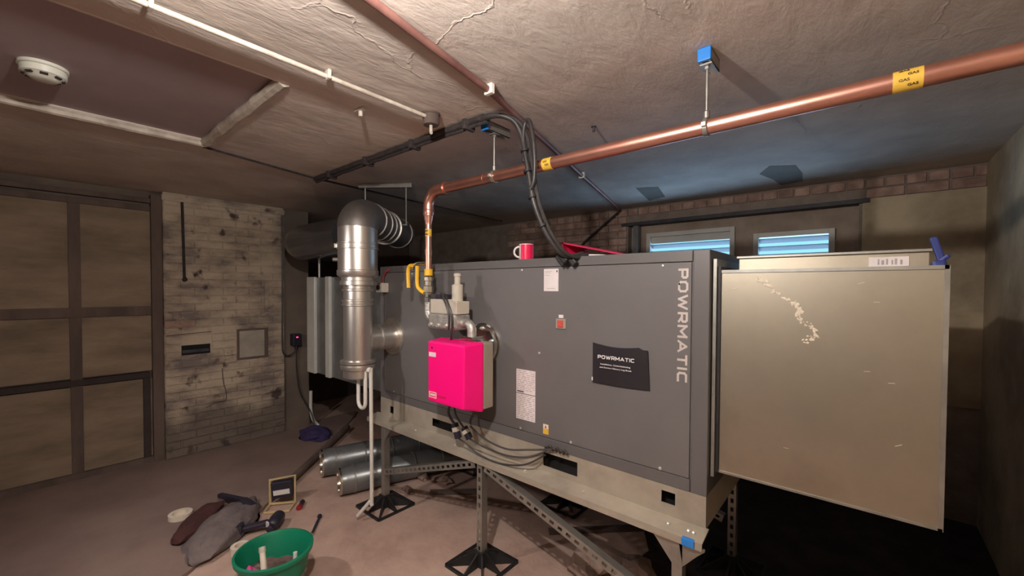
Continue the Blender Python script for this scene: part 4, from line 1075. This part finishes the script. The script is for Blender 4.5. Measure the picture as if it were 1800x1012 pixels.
for i in range(6):
    a = random.uniform(0, 6.28); r = random.uniform(.02, .10)
    p = Vector((bxy[0] + r * math.cos(a), bxy[1] + r * math.sin(a), .145)); q = p + Vector((random.uniform(-.05, .05), random.uniform(-.05, .05), random.uniform(-.005, .02)))
    tag(obj('offcut_chip', obox(B(), p, q, .012, .010), ['debris_brown', 'rubble', 'tool_black'][i % 3]), 'small dark offcut lying on the bucket debris', 'offcut', 'offcuts in the bucket')

# two spiral ducts lying under the left end
def spiral_duct(p, d, L_, r, label):
    d = Vector(d).normalized(); p = Vector(p)
    t = thing('spare_duct', label, 'duct', (p.x, p.y, 0), 'spare round ducts on the floor')
    s, u, _ = frame_of(d)
    prof = [(r * .93, .02), (r * .93, 0), (r * .97, 0), (r * .97, .05), (r, .055), (r, L_), (r * .9, L_)]
    obj('pipe', lathe(B(), prof, p, d, 30), 'galvanised_dark', t, True)
    for k in range(5):
        obj('rib', lathe(B(), [(r, 0), (r + .005, .002), (r + .005, .009), (r, .011)], p + d * (.10 + k * (L_ - .15) / 4.6), d, 30), 'galvanised', t, True)
    obj('end_rim', lathe(B(), [(r * .78, .03), (r * .78, -.002), (r * .98, -.002), (r * .98, .010)], p, d, 30), 'chrome', t, True)
    return t
spiral_duct((-3.47, 1.60, .118), (.30, .95, 0), 1.25, .112, 'galvanised spare duct lying beside the wall, the farther one')
spiral_duct((-3.055, 1.545, .108), (.30, .95, 0), 1.25, .102, 'galvanised spare duct lying beside the white drain pipe')
b = B(); m = bmesh.ops.create_icosphere(b, subdivisions=4, radius=1)
for v in m['verts']:
    c = v.co.copy(); k = 1 + .3 * noise.noise(c * 2.1 + Vector((2, 8, 0)))
    v.co = Vector((-4.42 + c.x * .20 * k, 1.98 + c.y * .14 * k, ZF + max(0, c.z * .09 * k)))
tag(obj('cloth', b, 'cloth_purple', smooth=True), 'dark purple cloth heaped on the floor by left wall', 'cloth')

# rubble and offcuts below the heater
for i, (x, y_, sx_, sy_, sz_, lb_) in enumerate(((-1.16, 2.02, .12, .09, .07, 'largest broken concrete lump beside the slotted brace'), (-.93, 2.18, .10, .08, .06, 'concrete lump behind the largest broken lump'),
        (-1.55, 2.47, .022, .02, .018, 'tiny pale stone on the shaded floor under heater'), (-2.72, 1.93, .05, .035, .02, 'flat stone chip behind the left spread foot'), (-2.62, 2.22, .07, .05, .025, 'broken mortar piece under the left of the heater'), (-2.78, 2.13, .05, .04, .03, 'pale mortar lump near the two spare ducts'))):
    tag(obj('rubble_piece', blob(B(), (x, y_, sz_ * .7), sx_, sy_, sz_, 2, .7, i + 11), 'rubble'), lb_, 'rubble')
for i, (p, q, lb_) in enumerate((((-1.55, 2.20, .012), (-1.0, 2.75, .012), 'long dark timber batten on floor under heater'), ((-2.55, 2.02, .014), (-2.25, 2.30, .014), 'short dark timber batten near the left foot'), ((-1.30, 2.28, .02), (-1.02, 2.26, .02), 'pale timber offcut behind the diagonal brace'))):
    tag(obj('batten', obox(B(), p, q, .05, .022), 'old_timber' if i < 2 else 'rubble', bevel=.002), lb_, 'batten')
